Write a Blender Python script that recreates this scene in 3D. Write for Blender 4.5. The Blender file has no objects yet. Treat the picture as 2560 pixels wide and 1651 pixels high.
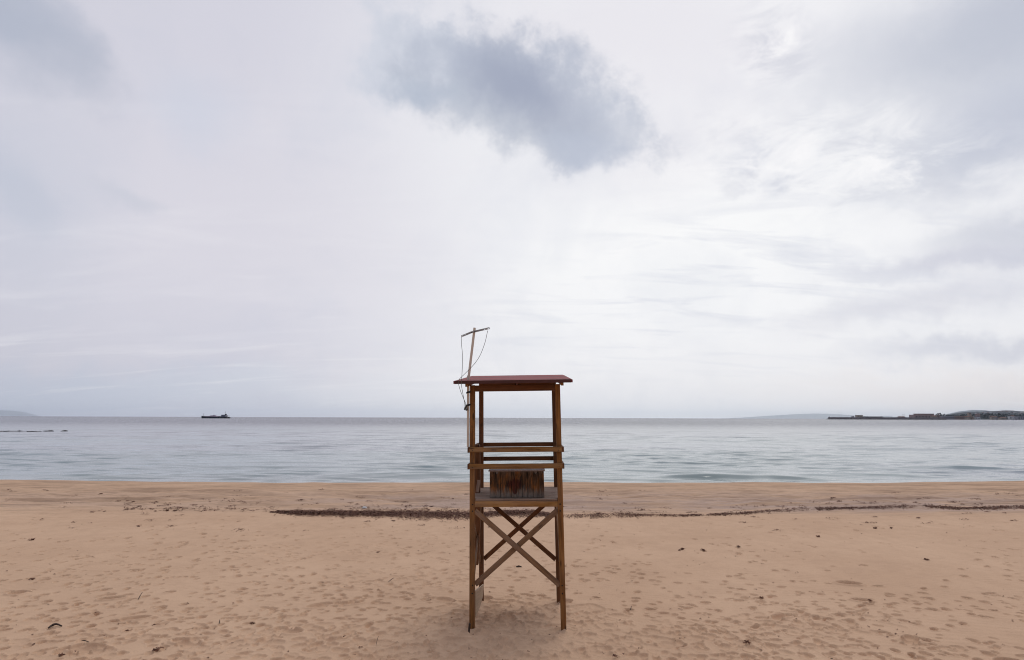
import bpy, bmesh, math, random
import numpy as np
from mathutils import Vector, Matrix, Euler

random.seed(7)
rng = np.random.default_rng(11)
scene = bpy.context.scene
COL = scene.collection
R = math.radians

# ------------------------------------------------------------------ camera
F = 1300.0                      # focal length in photo pixels (2560 wide)
PITCH = math.atan(219.0 / F)
ROLL = R(0.18)
EYE = Vector((0, 0, 2.80))
SEA = -0.90
cam_d = bpy.data.cameras.new('camera')
cam = bpy.data.objects.new('camera', cam_d)
COL.objects.link(cam)
cam_d.sensor_width = 36
cam_d.lens = F / 2560 * 36
cam_d.clip_start = 0.05
cam_d.clip_end = 250000
CM = Matrix.Translation(EYE) @ Euler((R(90) + PITCH, 0, 0)).to_matrix().to_4x4() @ Matrix.Rotation(ROLL, 4, 'Z')
cam.matrix_world = CM
scene.camera = cam
C3 = CM.to_3x3()


def ray(px, py):
    return (C3 @ Vector(((px - 1280) / F, (825.5 - py) / F, -1))).normalized()


def at(px, py, Y):
    d = ray(px, py)
    return EYE + d * (Y / d.y)


# ------------------------------------------------------------------ tagging helpers
def tag(o, label, cat, group=None, kind=None):
    if label: o['label'] = label
    if cat: o['category'] = cat
    if group: o['group'] = group
    if kind: o['kind'] = kind
    return o


def empty(name, loc=(0, 0, 0)):
    o = bpy.data.objects.new(name, None)
    COL.objects.link(o)
    o.location = loc
    o.empty_display_size = 0.1
    return o


def link_mesh(name, me, mat, parent=None):
    o = bpy.data.objects.new(name, me)
    COL.objects.link(o)
    if mat: me.materials.append(mat)
    if parent: o.parent = parent
    return o


def from_bm(name, bm, mat, parent=None, smooth=False):
    me = bpy.data.meshes.new(name)
    bmesh.ops.recalc_face_normals(bm, faces=bm.faces)
    bm.to_mesh(me); bm.free()
    if smooth:
        me.polygons.foreach_set('use_smooth', [True] * len(me.polygons))
    return link_mesh(name, me, mat, parent)


def add_box(bm, c, s, rot=None, bev=0.0):
    r = bmesh.ops.create_cube(bm, size=1.0)
    vs = r['verts']
    bmesh.ops.scale(bm, vec=s, verts=vs)
    if bev:
        es = list({e for v in vs for e in v.link_edges})
        rb = bmesh.ops.bevel(bm, geom=es, offset=bev, segments=1, affect='EDGES')
        vs = list({v for f in rb['faces'] for v in f.verts} | {v for v in vs if v.is_valid})
    if rot is not None:
        bmesh.ops.transform(bm, matrix=rot, verts=vs)
    bmesh.ops.translate(bm, vec=c, verts=vs)
    return vs


def tube_bm(bm, pts, r, n=6):
    pts = [Vector(p) for p in pts]
    rings = []
    up = Vector((0.1, 1, 0.2)).normalized()
    for i, p in enumerate(pts):
        t = (pts[min(i + 1, len(pts) - 1)] - pts[max(i - 1, 0)]).normalized()
        a = t.cross(up)
        if a.length < 1e-3: a = t.cross(Vector((1, 0, 0)))
        a.normalize(); b = t.cross(a)
        rr = r[i] if isinstance(r, (list, tuple)) else r
        rings.append([bm.verts.new(p + a * math.cos(k * 2 * math.pi / n) * rr + b * math.sin(k * 2 * math.pi / n) * rr) for k in range(n)])
    for i in range(len(rings) - 1):
        for k in range(n):
            bm.faces.new((rings[i][k], rings[i][(k + 1) % n], rings[i + 1][(k + 1) % n], rings[i + 1][k]))
    bm.faces.new(rings[0]); bm.faces.new(rings[-1][::-1])


def smooth_path(pts, n=6):
    pts = [Vector(p) for p in pts]
    out = []
    P = [pts[0]] + pts + [pts[-1]]
    for i in range(1, len(P) - 2):
        for k in range(n):
            t = k / n
            a, b, c, d = P[i - 1], P[i], P[i + 1], P[i + 2]
            out.append(0.5 * ((2 * b) + (c - a) * t + (2 * a - 5 * b + 4 * c - d) * t * t + (3 * b - a - 3 * c + d) * t ** 3))
    out.append(pts[-1])
    return out


# ------------------------------------------------------------------ node helpers
def lin(r, g, b):
    f = lambda c: (c / 12.92) if c <= 0.04045 else ((c + 0.055) / 1.055) ** 2.4
    return (f(r / 255), f(g / 255), f(b / 255), 1)


class NT:
    def __init__(self, tree):
        self.t = tree; self.n = tree.nodes; self.l = tree.links

    def link(self, a, b): self.l.new(a, b)

    def put(self, sock, v):
        if hasattr(v, 'is_output'): self.l.new(v, sock)
        else: sock.default_value = v

    def node(self, typ, **kw):
        n = self.n.new(typ)
        for k, v in kw.items(): setattr(n, k, v)
        return n

    def math(self, op, a, b=0.0, c=None, clamp=False):
        n = self.node('ShaderNodeMath', operation=op, use_clamp=clamp)
        self.put(n.inputs[0], a); self.put(n.inputs[1], b)
        if c is not None: self.put(n.inputs[2], c)
        return n.outputs[0]

    def vmath(self, op, a, b=None):
        n = self.node('ShaderNodeVectorMath', operation=op)
        self.put(n.inputs[0], a)
        if b is not None: self.put(n.inputs[1], b)
        return n.outputs['Value'] if op in ('DOT_PRODUCT', 'LENGTH', 'DISTANCE') else n.outputs[0]

    def mix(self, f, a, b, mode='MIX'):
        n = self.node('ShaderNodeMix', data_type='RGBA', blend_type=mode)
        self.put(n.inputs[0], f); self.put(n.inputs[6], a); self.put(n.inputs[7], b)
        return n.outputs[2]

    def remap(self, v, a, b, c=0.0, d=1.0, smooth=False):
        n = self.node('ShaderNodeMapRange', clamp=True)
        if smooth: n.interpolation_type = 'SMOOTHSTEP'
        self.put(n.inputs[0], v)
        for i, x in enumerate((a, b, c, d)): self.put(n.inputs[i + 1], x)
        return n.outputs[0]

    def noise(self, vec, scale, detail=4, rough=0.55, dist=0.0, out=0):
        n = self.node('ShaderNodeTexNoise')
        if vec is not None: self.put(n.inputs['Vector'], vec)
        n.inputs['Scale'].default_value = scale
        n.inputs['Detail'].default_value = detail
        n.inputs['Roughness'].default_value = rough
        n.inputs['Distortion'].default_value = dist
        return n.outputs[out]

    def mapping(self, vec, loc=(0, 0, 0), rot=(0, 0, 0), scale=(1, 1, 1)):
        n = self.node('ShaderNodeMapping')
        self.put(n.inputs[0], vec)
        self.put(n.inputs[1], loc); n.inputs[2].default_value = rot; n.inputs[3].default_value = scale
        return n.outputs[0]

    def bump(self, h, strength=0.5, dist=0.01, normal=None):
        n = self.node('ShaderNodeBump')
        n.inputs['Strength'].default_value = strength
        n.inputs['Distance'].default_value = dist
        self.put(n.inputs['Height'], h)
        if normal is not None: self.put(n.inputs['Normal'], normal)
        return n.outputs[0]


def new_mat(name):
    m = bpy.data.materials.new(name); m.use_nodes = True
    k = NT(m.node_tree)
    p = m.node_tree.nodes['Principled BSDF']
    return m, k, p


def plain(name, col, rough=0.7, metal=0.0, var=0.15, scale=6.0):
    m, k, p = new_mat(name)
    co = k.node('ShaderNodeTexCoord').outputs['Object']
    n = k.noise(co, scale, 5)
    c2 = tuple(c * (1 - var * 2.2) for c in col[:3]) + (1,)
    k.put(p.inputs['Base Color'], k.mix(k.remap(n, .3, .7), c2, col))
    p.inputs['Roughness'].default_value = rough
    p.inputs['Metallic'].default_value = metal
    return m


# ------------------------------------------------------------------ world
SUN_EL, SUN_AZ = R(70), R(24)          # sun behind the cloud, out over the water to the right
world = bpy.data.worlds.new('World'); scene.world = world; world.use_nodes = True
w = NT(world.node_tree); w.n.clear()
wout = w.node('ShaderNodeOutputWorld'); bg = w.node('ShaderNodeBackground')
bg.inputs[1].default_value = 0.1
w.link(bg.outputs[0], wout.inputs[0])
sky = w.node('ShaderNodeTexSky', sky_type='NISHITA')
sky.sun_disc = False; sky.sun_elevation = SUN_EL; sky.sun_rotation = SUN_AZ; sky.dust_density = 3.0
D = w.node('ShaderNodeTexCoord').outputs['Generated']
sep = w.node('ShaderNodeSeparateXYZ'); w.link(D, sep.inputs[0])
dx, dy, dz = sep.outputs
# cloud-layer coordinates: a flat layer overhead, so that noise stretches towards the horizon
den = w.math('ADD', w.math('MAXIMUM', dz, 0.0), 0.16)
comb = w.node('ShaderNodeCombineXYZ')
w.put(comb.inputs[0], w.math('DIVIDE', dx, den)); w.put(comb.inputs[1], w.math('DIVIDE', dy, den)); w.put(comb.inputs[2], 0.0)
PL = comb.outputs[0]
# domain warp
warp = w.vmath('SUBTRACT', w.noise(D, 3.2, 5, 0.6, out=1), (0.5, 0.5, 0.5))
sc = w.node('ShaderNodeVectorMath', operation='SCALE'); w.put(sc.inputs[0], warp); sc.inputs['Scale'].default_value = 0.13
WD = w.vmath('ADD', D, sc.outputs[0])
warp2 = w.vmath('SUBTRACT', w.noise(D, 11.0, 6, 0.65, out=1), (0.5, 0.5, 0.5))
sc2 = w.node('ShaderNodeVectorMath', operation='SCALE'); w.put(sc2.inputs[0], warp2); sc2.inputs['Scale'].default_value = 0.085
WD = w.vmath('ADD', WD, sc2.outputs[0])
fine = w.noise(D, 7.5, 10, 0.68)


def sky_c(r, g, b):
    c = lin(r, g, b); return (c[0] * 10, c[1] * 10, c[2] * 10, 1)


def blob(px, py, rx, ry, ang=0.0, hard=0.35, soft=1.25, vec=None, wob=0.0):
    """soft elliptical patch of the cloud deck, round a sky direction"""
    c = ray(px, py)
    a = Vector((0, 0, 1)).cross(c) * -1; a.normalize()
    b = c.cross(a) * -1
    if b.z < 0: b = -b
    ca, sa = math.cos(R(ang)), math.sin(R(ang))
    a2 = a * ca + b * sa; b2 = b * ca - a * sa
    # angular size of a photo pixel shrinks off axis
    k = (Vector(((px - 1280) / F, (825.5 - py) / F, 1)).length)
    rx = rx / F / k; ry = ry / F / k
    v = WD if vec is None else vec
    pa = w.vmath('DOT_PRODUCT', v, tuple(a2 / rx)); pb = w.vmath('DOT_PRODUCT', v, tuple(b2 / ry))
    r2 = w.math('ADD', w.math('MULTIPLY', pa, pa), w.math('MULTIPLY', pb, pb))
    r = w.math('SQRT', r2)
    if wob: r = w.math('ADD', r, w.math('MULTIPLY', w.math('SUBTRACT', fine, 0.5), wob))
    m = w.remap(r, hard, soft, 1.0, 0.0, smooth=True)
    return w.math('MULTIPLY', m, w.math('GREATER_THAN', w.vmath('DOT_PRODUCT', D, tuple(c)), 0.0))


# deck: dim behind the viewer, bright towards the hidden sun
sun_dir = ray(1830, 640)
tow = w.vmath('DOT_PRODUCT', D, tuple(sun_dir))
deck = w.mix(w.remap(tow, -0.5, 0.62, smooth=True), sky_c(150, 157, 174), sky_c(214, 213, 224))
deck = w.mix(w.remap(tow, 0.60, 0.97, smooth=True), deck, sky_c(243, 243, 246))
n1 = w.noise(PL, 0.9, 6, 0.55, 0.3)
deck = w.mix(w.remap(n1, 0.50, 0.78, 0, 0.35), deck, sky_c(200, 204, 221))
n2 = w.noise(w.mapping(PL, loc=(3, 1, 0), rot=(0, 0, 0.35), scale=(0.8, 2.4, 1)), 1.3, 6, 0.6, 0.6)
deck = w.mix(w.remap(n2, 0.50, 0.75, 0, 0.40), deck, sky_c(236, 234, 240))


def lay(color, amt, *a, **kw):
    global deck
    deck = w.mix(w.math('MULTIPLY', blob(*a, **kw), amt), deck, sky_c(*color))


lay((224, 221, 229), 0.6, 620, 560, 620, 330, -8, hard=.1, soft=1.3)
lay((204, 210, 225), 0.5, 490, 260, 150, 100, -20, hard=.1)
lay((198, 203, 217), 0.45, 60, 450, 240, 330, 0, hard=.1, soft=1.3)
lay((190, 199, 217), 0.6, 30, 980, 650, 75, 0, hard=.1, soft=1.5)
lay((200, 207, 221), 0.5, 700, 990, 700, 60, 0, hard=.1, soft=1.5)
lay((233, 231, 237), 0.8, 1560, 90, 420, 110, -8, hard=.2, soft=1.4)
lay((237, 235, 240), 0.6, 1650, 330, 260, 260, 0, hard=.1, soft=1.4)
# bright core
lay((253, 253, 253), 0.95, 1720, 620, 560, 220, 3, hard=.15, soft=1.3)
lay((251, 251, 252), 0.8, 1850, 800, 560, 160, 0, hard=.1, soft=1.4)
# dark sheets
lay((172, 179, 197), 0.7, 2600, 20, 560, 230, -6, hard=.1, soft=1.35)
lay((184, 190, 207), 0.75, 2590, 300, 400, 160, 8, hard=.1, soft=1.35)
lay((200, 203, 215), 0.7, 2590, 560, 260, 60, 0, hard=.1, soft=1.4)
lay((207, 208, 220), 0.8, 2440, 650, 330, 42, 2, hard=.1, soft=1.4)
lay((199, 202, 216), 0.8, 2450, 872, 290, 34, 2, hard=.1, soft=1.35)
lay((214, 214, 224), 0.6, 2300, 770, 320, 50, 8, hard=.1, soft=1.4)
lay((240, 230, 227), 0.7, 2350, 965, 520, 45, 0, hard=.2, soft=1.5)
lay((196, 201, 216), 0.55, 1850, 375, 75, 50, 20, hard=.0, soft=1.3, wob=.7)
lay((203, 207, 220), 0.55, 1935, 440, 40, 70, -25, hard=.0, soft=1.3, wob=.7)
lay((166, 175, 193), 0.7, 10, 20, 230, 120, -20, hard=.1, soft=1.4)
lay((184, 189, 204), 0.6, 170, 100, 150, 70, -35, hard=.1, soft=1.3, wob=.5)
lay((186, 194, 210), 0.4, 20, 430, 130, 70, -25, hard=.1, soft=1.4)
lay((200, 203, 215), 0.5, 340, 470, 95, 35, -15, hard=.1, soft=1.3)
lay((236, 236, 241), 0.7, 1350, 985, 700, 60, 0, hard=.1, soft=1.5)
lay((248, 247, 249), 0.7, 1750, 940, 700, 90, 0, hard=.1, soft=1.5)
# the big dark cloud: ragged veil, body, two darker cores
lay((206, 211, 223), 0.75, 1080, 160, 230, 150, -10, hard=.45, soft=1.10, wob=2.6)
lay((190, 196, 210), 0.85, 1200, 185, 235, 130, -18, hard=.45, soft=1.08, wob=1.8)
lay((186, 192, 207), 0.90, 1350, 245, 320, 140, -20, hard=.45, soft=1.08, wob=1.7)
lay((188, 194, 207), 0.8, 1190, 265, 220, 105, -12, hard=.4, soft=1.1, wob=1.4)
lay((192, 197, 209), 0.75, 1350, 330, 200, 75, -8, hard=.3, soft=1.15, wob=1.2)
lay((200, 205, 217), 0.60, 1530, 300, 130, 80, -30, hard=.3, soft=1.15, wob=1.8)
lay((188, 195, 211), 0.70, 1450, 358, 130, 50, -10, hard=.2, soft=1.25, wob=.5)
lay((170, 177, 195), 0.8, 1240, 165, 150, 90, -25, hard=.1, soft=1.3, wob=.5)
lay((161, 168, 188), 0.85, 1310, 235, 190, 80, -22, hard=.1, soft=1.3, wob=.4)
lay((176, 186, 203), 0.6, 1060, 225, 110, 50, 0, hard=.1, soft=1.3, wob=.6)
# lit edges and mottled bright streaks round the core
mott = w.noise(w.mapping(D, scale=(1, 1, 2.2)), 9.0, 8, 0.66, 0.5)
zone = w.math('MAXIMUM', blob(2050, 400, 420, 150, -18, hard=.1, soft=1.3), blob(1930, 110, 130, 110, -30, hard=.1, soft=1.3))
deck = w.mix(w.math('MULTIPLY', w.remap(mott, 0.46, 0.60), zone), deck, sky_c(252, 251, 252))
deck = w.mix(w.math('MULTIPLY', w.remap(mott, 0.47, 0.36, 0, .55), zone), deck, sky_c(205, 207, 218))
streak = w.noise(w.mapping(PL, loc=(2, 8, 0), rot=(0, 0, 0.2), scale=(0.55, 1.9, 1)), 2.4, 8, 0.64, 0.7)
zone2 = blob(1900, 680, 900, 300, 5, hard=.1, soft=1.3)
deck = w.mix(w.math('MULTIPLY', w.remap(streak, 0.50, 0.68, 0, .7), zone2), deck, sky_c(222, 224, 233))
n3 = w.noise(w.mapping(PL, loc=(9, 4, 0), rot=(0, 0, -0.25), scale=(0.5, 2.2, 1)), 1.3, 7, 0.62, 0.9)
lowm = w.remap(dz, 0.50, 0.12)
deck = w.mix(w.math('MULTIPLY', w.remap(n3, 0.54, 0.74, 0, 0.4), lowm), deck, sky_c(249, 248, 250))
n4 = w.noise(D, 4.5, 8, 0.62, 0.4)
deck = w.mix(w.remap(n4, 0.50, 0.75, 0, 0.22), deck, sky_c(190, 197, 215))
# physical sky shows faintly through the thin deck
add = w.node('ShaderNodeMix', data_type='RGBA'); add.inputs[0].default_value = 0.03
w.link(deck, add.inputs[6]); w.link(sky.outputs[0], add.inputs[7])
w.link(add.outputs[2], bg.inputs[0])

sun_l = bpy.data.lights.new('sun', 'SUN'); sun_l.energy = 0.62; sun_l.angle = R(20); sun_l.color = (1, .955, .89)
sun = bpy.data.objects.new('sun', sun_l); COL.objects.link(sun)
sd = Vector((math.sin(SUN_AZ) * math.cos(SUN_EL), math.cos(SUN_AZ) * math.cos(SUN_EL), math.sin(SUN_EL)))
sun.rotation_euler = sd.to_track_quat('Z', 'Y').to_euler()
sun.location = (20, 30, 40)

# ------------------------------------------------------------------ numpy value noise
_tab = rng.random((256, 256))


def vnoise(x, y):
    xi = np.floor(x).astype(int); yi = np.floor(y).astype(int)
    fx = x - xi; fy = y - yi
    fx = fx * fx * (3 - 2 * fx); fy = fy * fy * (3 - 2 * fy)
    g = lambda a, b: _tab[a & 255, b & 255]
    return (g(xi, yi) * (1 - fx) * (1 - fy) + g(xi + 1, yi) * fx * (1 - fy) + g(xi, yi + 1) * (1 - fx) * fy + g(xi + 1, yi + 1) * fx * fy) - 0.5


def fbm(x, y, o=4):
    s = 0; a = 1.0
    for i in range(o):
        s = s + a * vnoise(x * 2 ** i + i * 17.3, y * 2 ** i + i * 9.1); a *= 0.5
    return s


# ------------------------------------------------------------------ beach surface
PY = np.array([-80, -20, 0, 3, 5, 6.4, 7.6, 8.9, 11, 14, 17, 18.2, 20.5, 22.2, 23.2, 24.2, 26, 30, 36, 60, 120, 400])
PZ = np.array([4.5, 2.0, 1.15, .55, .16, .02, 0, -.085, -.13, -.19, -.245, -.235, -.14, -.06, -.03, -.09, -.36, -.98, -1.3, -2.6, -5, -14])


def crest_shift(X):
    return np.where(X > 4, (X - 4) * 0.065, 0) + np.where(X < -2, -(X + 2) * 0.018, 0) + 0.25 * np.sin(X * 0.23 + 1)


def base_z(X, Y):
    X = np.asarray(X, float); Y = np.asarray(Y, float)
    s = crest_shift(X) * np.clip((Y - 12) / 8, 0, 1)
    Yw = Y - s
    z = (np.interp(Yw - .35, PY, PZ) + np.interp(Yw, PY, PZ) + np.interp(Yw + .35, PY, PZ)) / 3
    bump = fbm(X * .35 + 3, Y * .45, 3) * 0.05 * np.clip((Y - 5) / 4, 0, 1)
    berm = np.exp(-((Yw - 20.2) / 2.2) ** 2)
    z = z + bump * (1 - .6 * berm) + berm * (fbm(X * .55 + 31, Y * 1.5, 4) * 0.10 + fbm(X * 1.9 + 3, Y * 3.6, 3) * 0.045)
    left = np.clip((-X - 7) / 5, 0, 1) * np.exp(-((Y - 18.8) / 2.6) ** 2)
    z = z + left * (0.035 * np.abs(np.sin(Y * 3.3 + .22 * X + fbm(X * .3, Y * .5, 2) * 2)) + fbm(X * .4, Y * 2.6 + 9, 3) * .07)
    z = z + fbm(X * 1.7, Y * 1.7, 3) * 0.006
    return z


_OY = np.concatenate([np.linspace(4, 12, 90), np.linspace(12.1, 26, 150)])


def on_sand(px, py):
    d = ray(px, py)
    t = _OY / d.y
    g = base_z(d.x * t, _OY)
    e = (EYE.z + d.z * t) - g
    k_ = np.nonzero(e < 0)[0]
    if not len(k_): return EYE + d * (23.3 / d.y)
    i = max(int(k_[0]), 1)
    f = e[i - 1] / (e[i - 1] - e[i])
    Y = _OY[i - 1] + (_OY[i] - _OY[i - 1]) * f
    p = EYE + d * (Y / d.y)
    return Vector((p.x, p.y, float(g[i - 1] + (g[i] - g[i - 1]) * f)))


def on_sand_many(P):
    d = np.array([tuple(ray(a, b)) for a, b in P]); Y = np.full(len(P), 15.0)
    sx = d[:, 0] / d[:, 1]; sz = d[:, 2] / d[:, 1]
    for i in range(24):
        Y = .35 * Y + .65 * np.clip((base_z(sx * Y, Y) - EYE.z) / sz, 5, 24)
    return [Vector(v) for v in np.stack([sx * Y, Y, base_z(sx * Y, Y)], 1)]


U = np.concatenate([-np.geomspace(60, 1.52, 26), np.linspace(-1.45, 1.45, 1500), np.geomspace(1.52, 60, 26)])
inv = np.linspace(1 / 5.9, 1 / 24.6, 800)
YR = np.concatenate([np.linspace(-80, 5.0, 40), np.linspace(5.1, 5.85, 24), 1 / inv, np.linspace(24.9, 36, 40), np.geomspace(38, 400, 14)])
WR = np.where(YR >= 5.5, YR, 5.5 + (5.5 - YR))
GX = U[None, :] * WR[:, None]; GY = np.repeat(YR[:, None], len(U), 1)
GZ = base_z(GX, GY)
PR = np.zeros_like(GZ)          # hollows
RM = np.zeros_like(GZ)          # pushed-up rims


def hollow(x, y, a, b, ang, d, rim=0.25):
    """a footprint-like hollow with a crisp edge; overlapping hollows meet in ridges"""
    m = max(a, b) * 1.5
    i0, i1 = np.searchsorted(YR, (y - m, y + m))
    if i1 <= i0: return
    ww = WR[(i0 + i1) // 2]
    j0, j1 = np.searchsorted(U, ((x - m) / ww, (x + m) / ww))
    if j1 <= j0: return
    X = GX[i0:i1, j0:j1] - x; Y = GY[i0:i1, j0:j1] - y
    c, s = math.cos(ang), math.sin(ang)
    p = (X * c + Y * s) / a; q = (-X * s + Y * c) / b
    r2 = p * p + q * q + 0.25 * vnoise(X * 14 + x * 5, Y * 14 + y * 3)
    d = d * 1.9
    h = -d * (1 - np.clip(r2, 0, 1) ** 1.7)
    PR[i0:i1, j0:j1] = np.minimum(PR[i0:i1, j0:j1], h)
    r = np.sqrt(np.maximum(r2, 0))
    RM[i0:i1, j0:j1] = np.maximum(RM[i0:i1, j0:j1], d * rim * np.exp(-((r - 1.12) / .2) ** 2))


def track(pts, stride=0.62, d=0.028, size=1.0):
    P = [on_sand(*p) for p in pts]
    side = 1
    for a, b in zip(P, P[1:]):
        v = (b - a); v.z = 0; L = v.length
        if L < .1: continue
        v.normalize(); n = Vector((-v.y, v.x, 0)); k = 0
        while k < L:
            p = a + v * k + n * (0.10 * side + random.uniform(-.05, .05))
            hollow(p.x, p.y, .085 * size * random.uniform(.8, 1.15), .05 * size * random.uniform(.85, 1.3), math.atan2(v.y, v.x) + random.uniform(-.25, .25), d * random.uniform(.6, 1.2))
            side = -side; k += stride * random.uniform(.85, 1.15)


# walked lines that can be followed in the sand
for pts in ([(360, 1302), (392, 1350), (430, 1400), (372, 1440), (345, 1480)], [(720, 1312), (733, 1372), (768, 1440), (800, 1470), (850, 1500)],
            [(0, 1408), (220, 1392), (380, 1376), (560, 1352), (760, 1346)], [(200, 1400), (430, 1370), (520, 1335), (590, 1300)],
            [(560, 1400), (640, 1430), (740, 1450), (860, 1490)], [(0, 1455), (160, 1442), (330, 1430), (470, 1420)],
            [(250, 1480), (420, 1484), (600, 1478), (820, 1484), (1040, 1478)], [(600, 1420), (630, 1470), (690, 1530), (650, 1600)],
            [(2478, 1392), (2400, 1440), (2330, 1478), (2270, 1500), (2170, 1520), (2020, 1540), (1860, 1545)],
            [(1830, 1370), (1900, 1405), (1958, 1430), (1962, 1470), (1850, 1505), (1700, 1500), (1560, 1490)],
            [(1510, 1330), (1520, 1365), (1540, 1372)], [(1730, 1350), (1810, 1365), (1880, 1390), (1900, 1420)],
            [(2560, 1520), (2440, 1540), (2300, 1600), (2250, 1640)], [(1480, 1500), (1620, 1530), (1720, 1545), (1800, 1580), (1980, 1620)],
            [(1600, 1640), (1720, 1600), (1900, 1570), (2060, 1545), (2250, 1530)], [(0, 1560), (200, 1540), (420, 1556), (620, 1590)],
            [(100, 1490), (180, 1520), (260, 1560), (330, 1610)], [(480, 1310), (540, 1350), (610, 1370)], [(900, 1310), (960, 1335), (1010, 1370), (1060, 1420)],
            [(2560, 1480), (2420, 1500), (2300, 1480), (2150, 1470)], [(640, 1330), (560, 1370), (420, 1420), (300, 1490), (180, 1560)],
            [(980, 1520), (900, 1560), (850, 1600), (800, 1650)], [(2080, 1300), (2200, 1320), (2360, 1310), (2540, 1330)],
            [(30, 1340), (160, 1355), (330, 1345), (470, 1360), (600, 1390)], [(1450, 1420), (1600, 1440), (1760, 1460), (1900, 1475)]):
    track(pts)
# scattered prints, denser on the left and near the picture's bottom
for i in range(5200):
    px = random.uniform(-350, 2900); py = 1290 + 400 * random.random() ** .8
    dens = .55 + 1.1 * float(fbm(px * .004 + 5, py * .012, 2))
    if px < 1150: dens += .22
    if 1500 < px < 2500 and 1300 < py < 1480: dens -= .45
    if py > 1520: dens += .15
    if random.random() > dens: continue
    p = on_sand(px, py)
    s = random.uniform(.5, .95)
    hollow(p.x, p.y, .085 * s, .06 * s, random.uniform(0, 3.14), random.uniform(.012, .026) * s)
for i in range(20):         # big scuffs
    px = random.uniform(0, 2560); py = random.uniform(1440, 1660)
    p = on_sand(px, py)
    hollow(p.x, p.y, random.uniform(.14, .22), random.uniform(.08, .12), random.uniform(-.6, .6), random.uniform(.02, .035), .4)


def trample(cx, cy, rx, ry, n, dmin=.022, dmax=.05):
    for i in range(int(n * 2.1)):
        a = random.uniform(0, 6.283); r = math.sqrt(random.random())
        x = cx + rx * r * math.cos(a); y = cy + ry * r * math.sin(a)
        f = 1 - .6 * r ** 2
        s = random.uniform(.75, 1.3)
        hollow(x, y, .085 * s, .062 * s, random.uniform(0, 3.14), random.uniform(dmin, dmax) * f * .6, .3)


trample(.15, 8.0, 1.5, 1.1, 260)
trample(0.2, 7.2, 2.0, .8, 160, .018, .04)
trample(2.6, 7.2, 1.6, .8, 45, .015, .032)
trample(-2.2, 7.1, 1.8, .7, 50, .015, .032)
trample(4.2, 7.9, 1.3, .5, 36, .015, .035)
trample(-4.8, 7.1, 1.8, .5, 20, .014, .03)
trample(-1.8, 10.2, 1.6, .8, 60, .012, .025)
trample(-4.5, 12.2, 2.2, 1.0, 60, .012, .022)
for fx, fy in ((-.54, 7.64), (.71, 7.6), (-.47, 8.93), (.77, 8.9)):
    for i in range(5):
        hollow(fx + random.uniform(-.12, .12), fy + random.uniform(-.14, .06), .11, .08, random.uniform(0, 3), .03, .3)
foot = PR + RM * (PR > -0.004)
nearm = np.clip((GY - 5) / .6, 0, 1)
GZ = GZ + foot * nearm
# wind ripples, low and slanting
GZ = GZ + 0.0022 * np.sin((GX * 9 + GY * 42) + 4 * fbm(GX * .8, GY * .8, 2)) * nearm * np.clip(1.3 - GY / 12, 0, 1) * np.clip(fbm(GX * .5 + 40, GY * .5, 2) * 3 + .7, 0, 1)
# sand heaped softly round the four feet
for fx, fy in ((-.54, 7.64), (.71, 7.6), (-.47, 8.93), (.77, 8.9)):
    GZ += .03 * np.exp(-(((GX - fx) ** 2 + (GY - fy) ** 2) / .012))


def grid_mesh(name, X, Y, Z, mat, kind='structure'):
    r, c = X.shape
    me = bpy.data.meshes.new(name)
    co = np.stack([X, Y, Z], -1).reshape(-1, 3).astype(np.float32)
    me.vertices.add(r * c); me.vertices.foreach_set('co', co.ravel())
    i = np.arange(r - 1)[:, None] * c + np.arange(c - 1)[None, :]
    f = np.stack([i, i + 1, i + c + 1, i + c], -1).reshape(-1, 4).astype(np.int32)
    me.loops.add(f.size); me.loops.foreach_set('vertex_index', f.ravel())
    me.polygons.add(len(f)); me.polygons.foreach_set('loop_start', np.arange(0, f.size, 4, dtype=np.int32))
    me.polygons.foreach_set('use_smooth', np.ones(len(f), bool))
    me.update(calc_edges=True)
    o = link_mesh(name, me, mat)
    o['kind'] = kind
    return o


m_sand, k, p = new_mat('sand')
co = k.node('ShaderNodeTexCoord').outputs['Object']
sp = k.node('ShaderNodeSeparateXYZ'); k.link(co, sp.inputs[0])
nb = k.noise(co, 0.35, 5, .6)
col = k.mix(k.remap(nb, .35, .65), (.635, .415, .268, 1), (.715, .48, .316, 1))
nm = k.noise(co, 3.2, 5, .6)
col = k.mix(k.remap(nm, .4, .75, 0, .3), col, (.46, .29, .19, 1))
ng = k.noise(co, 160, 3, .7)
col = k.mix(k.remap(ng, .35, .75, 0, .35), col, (.32, .21, .14, 1))
nq = k.noise(co, 48, 4, .8)
col = k.mix(k.remap(nq, .5, .7, 0, .28), col, (.36, .23, .15, 1))
nw = k.noise(co, 300, 2, .7)
col = k.mix(k.remap(nw, .62, .8, 0, .5), col, (.75, .62, .50, 1))
# shelly, greyer gravel on the seaward side of the weed line
gm = k.math('MULTIPLY', k.remap(sp.outputs[1], 17.3, 18.6, smooth=True), k.remap(sp.outputs[1], 19.6, 22.5, 1, 0, smooth=True))
gn = k.noise(k.mapping(co, scale=(.28, 1.1, 1)), 1.0, 7, .68, .4)
gmask = k.math('MULTIPLY', gm, k.math('MULTIPLY', k.remap(gn, .38, .55), k.remap(sp.outputs[0], -9, -3, .35, 1)))
gr = k.mix(k.remap(k.noise(co, 24, 5, .8), .35, .65), (.24, .175, .16, 1), (.56, .45, .42, 1))
col = k.mix(k.math('MULTIPLY', gmask, .55), col, gr)
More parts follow.
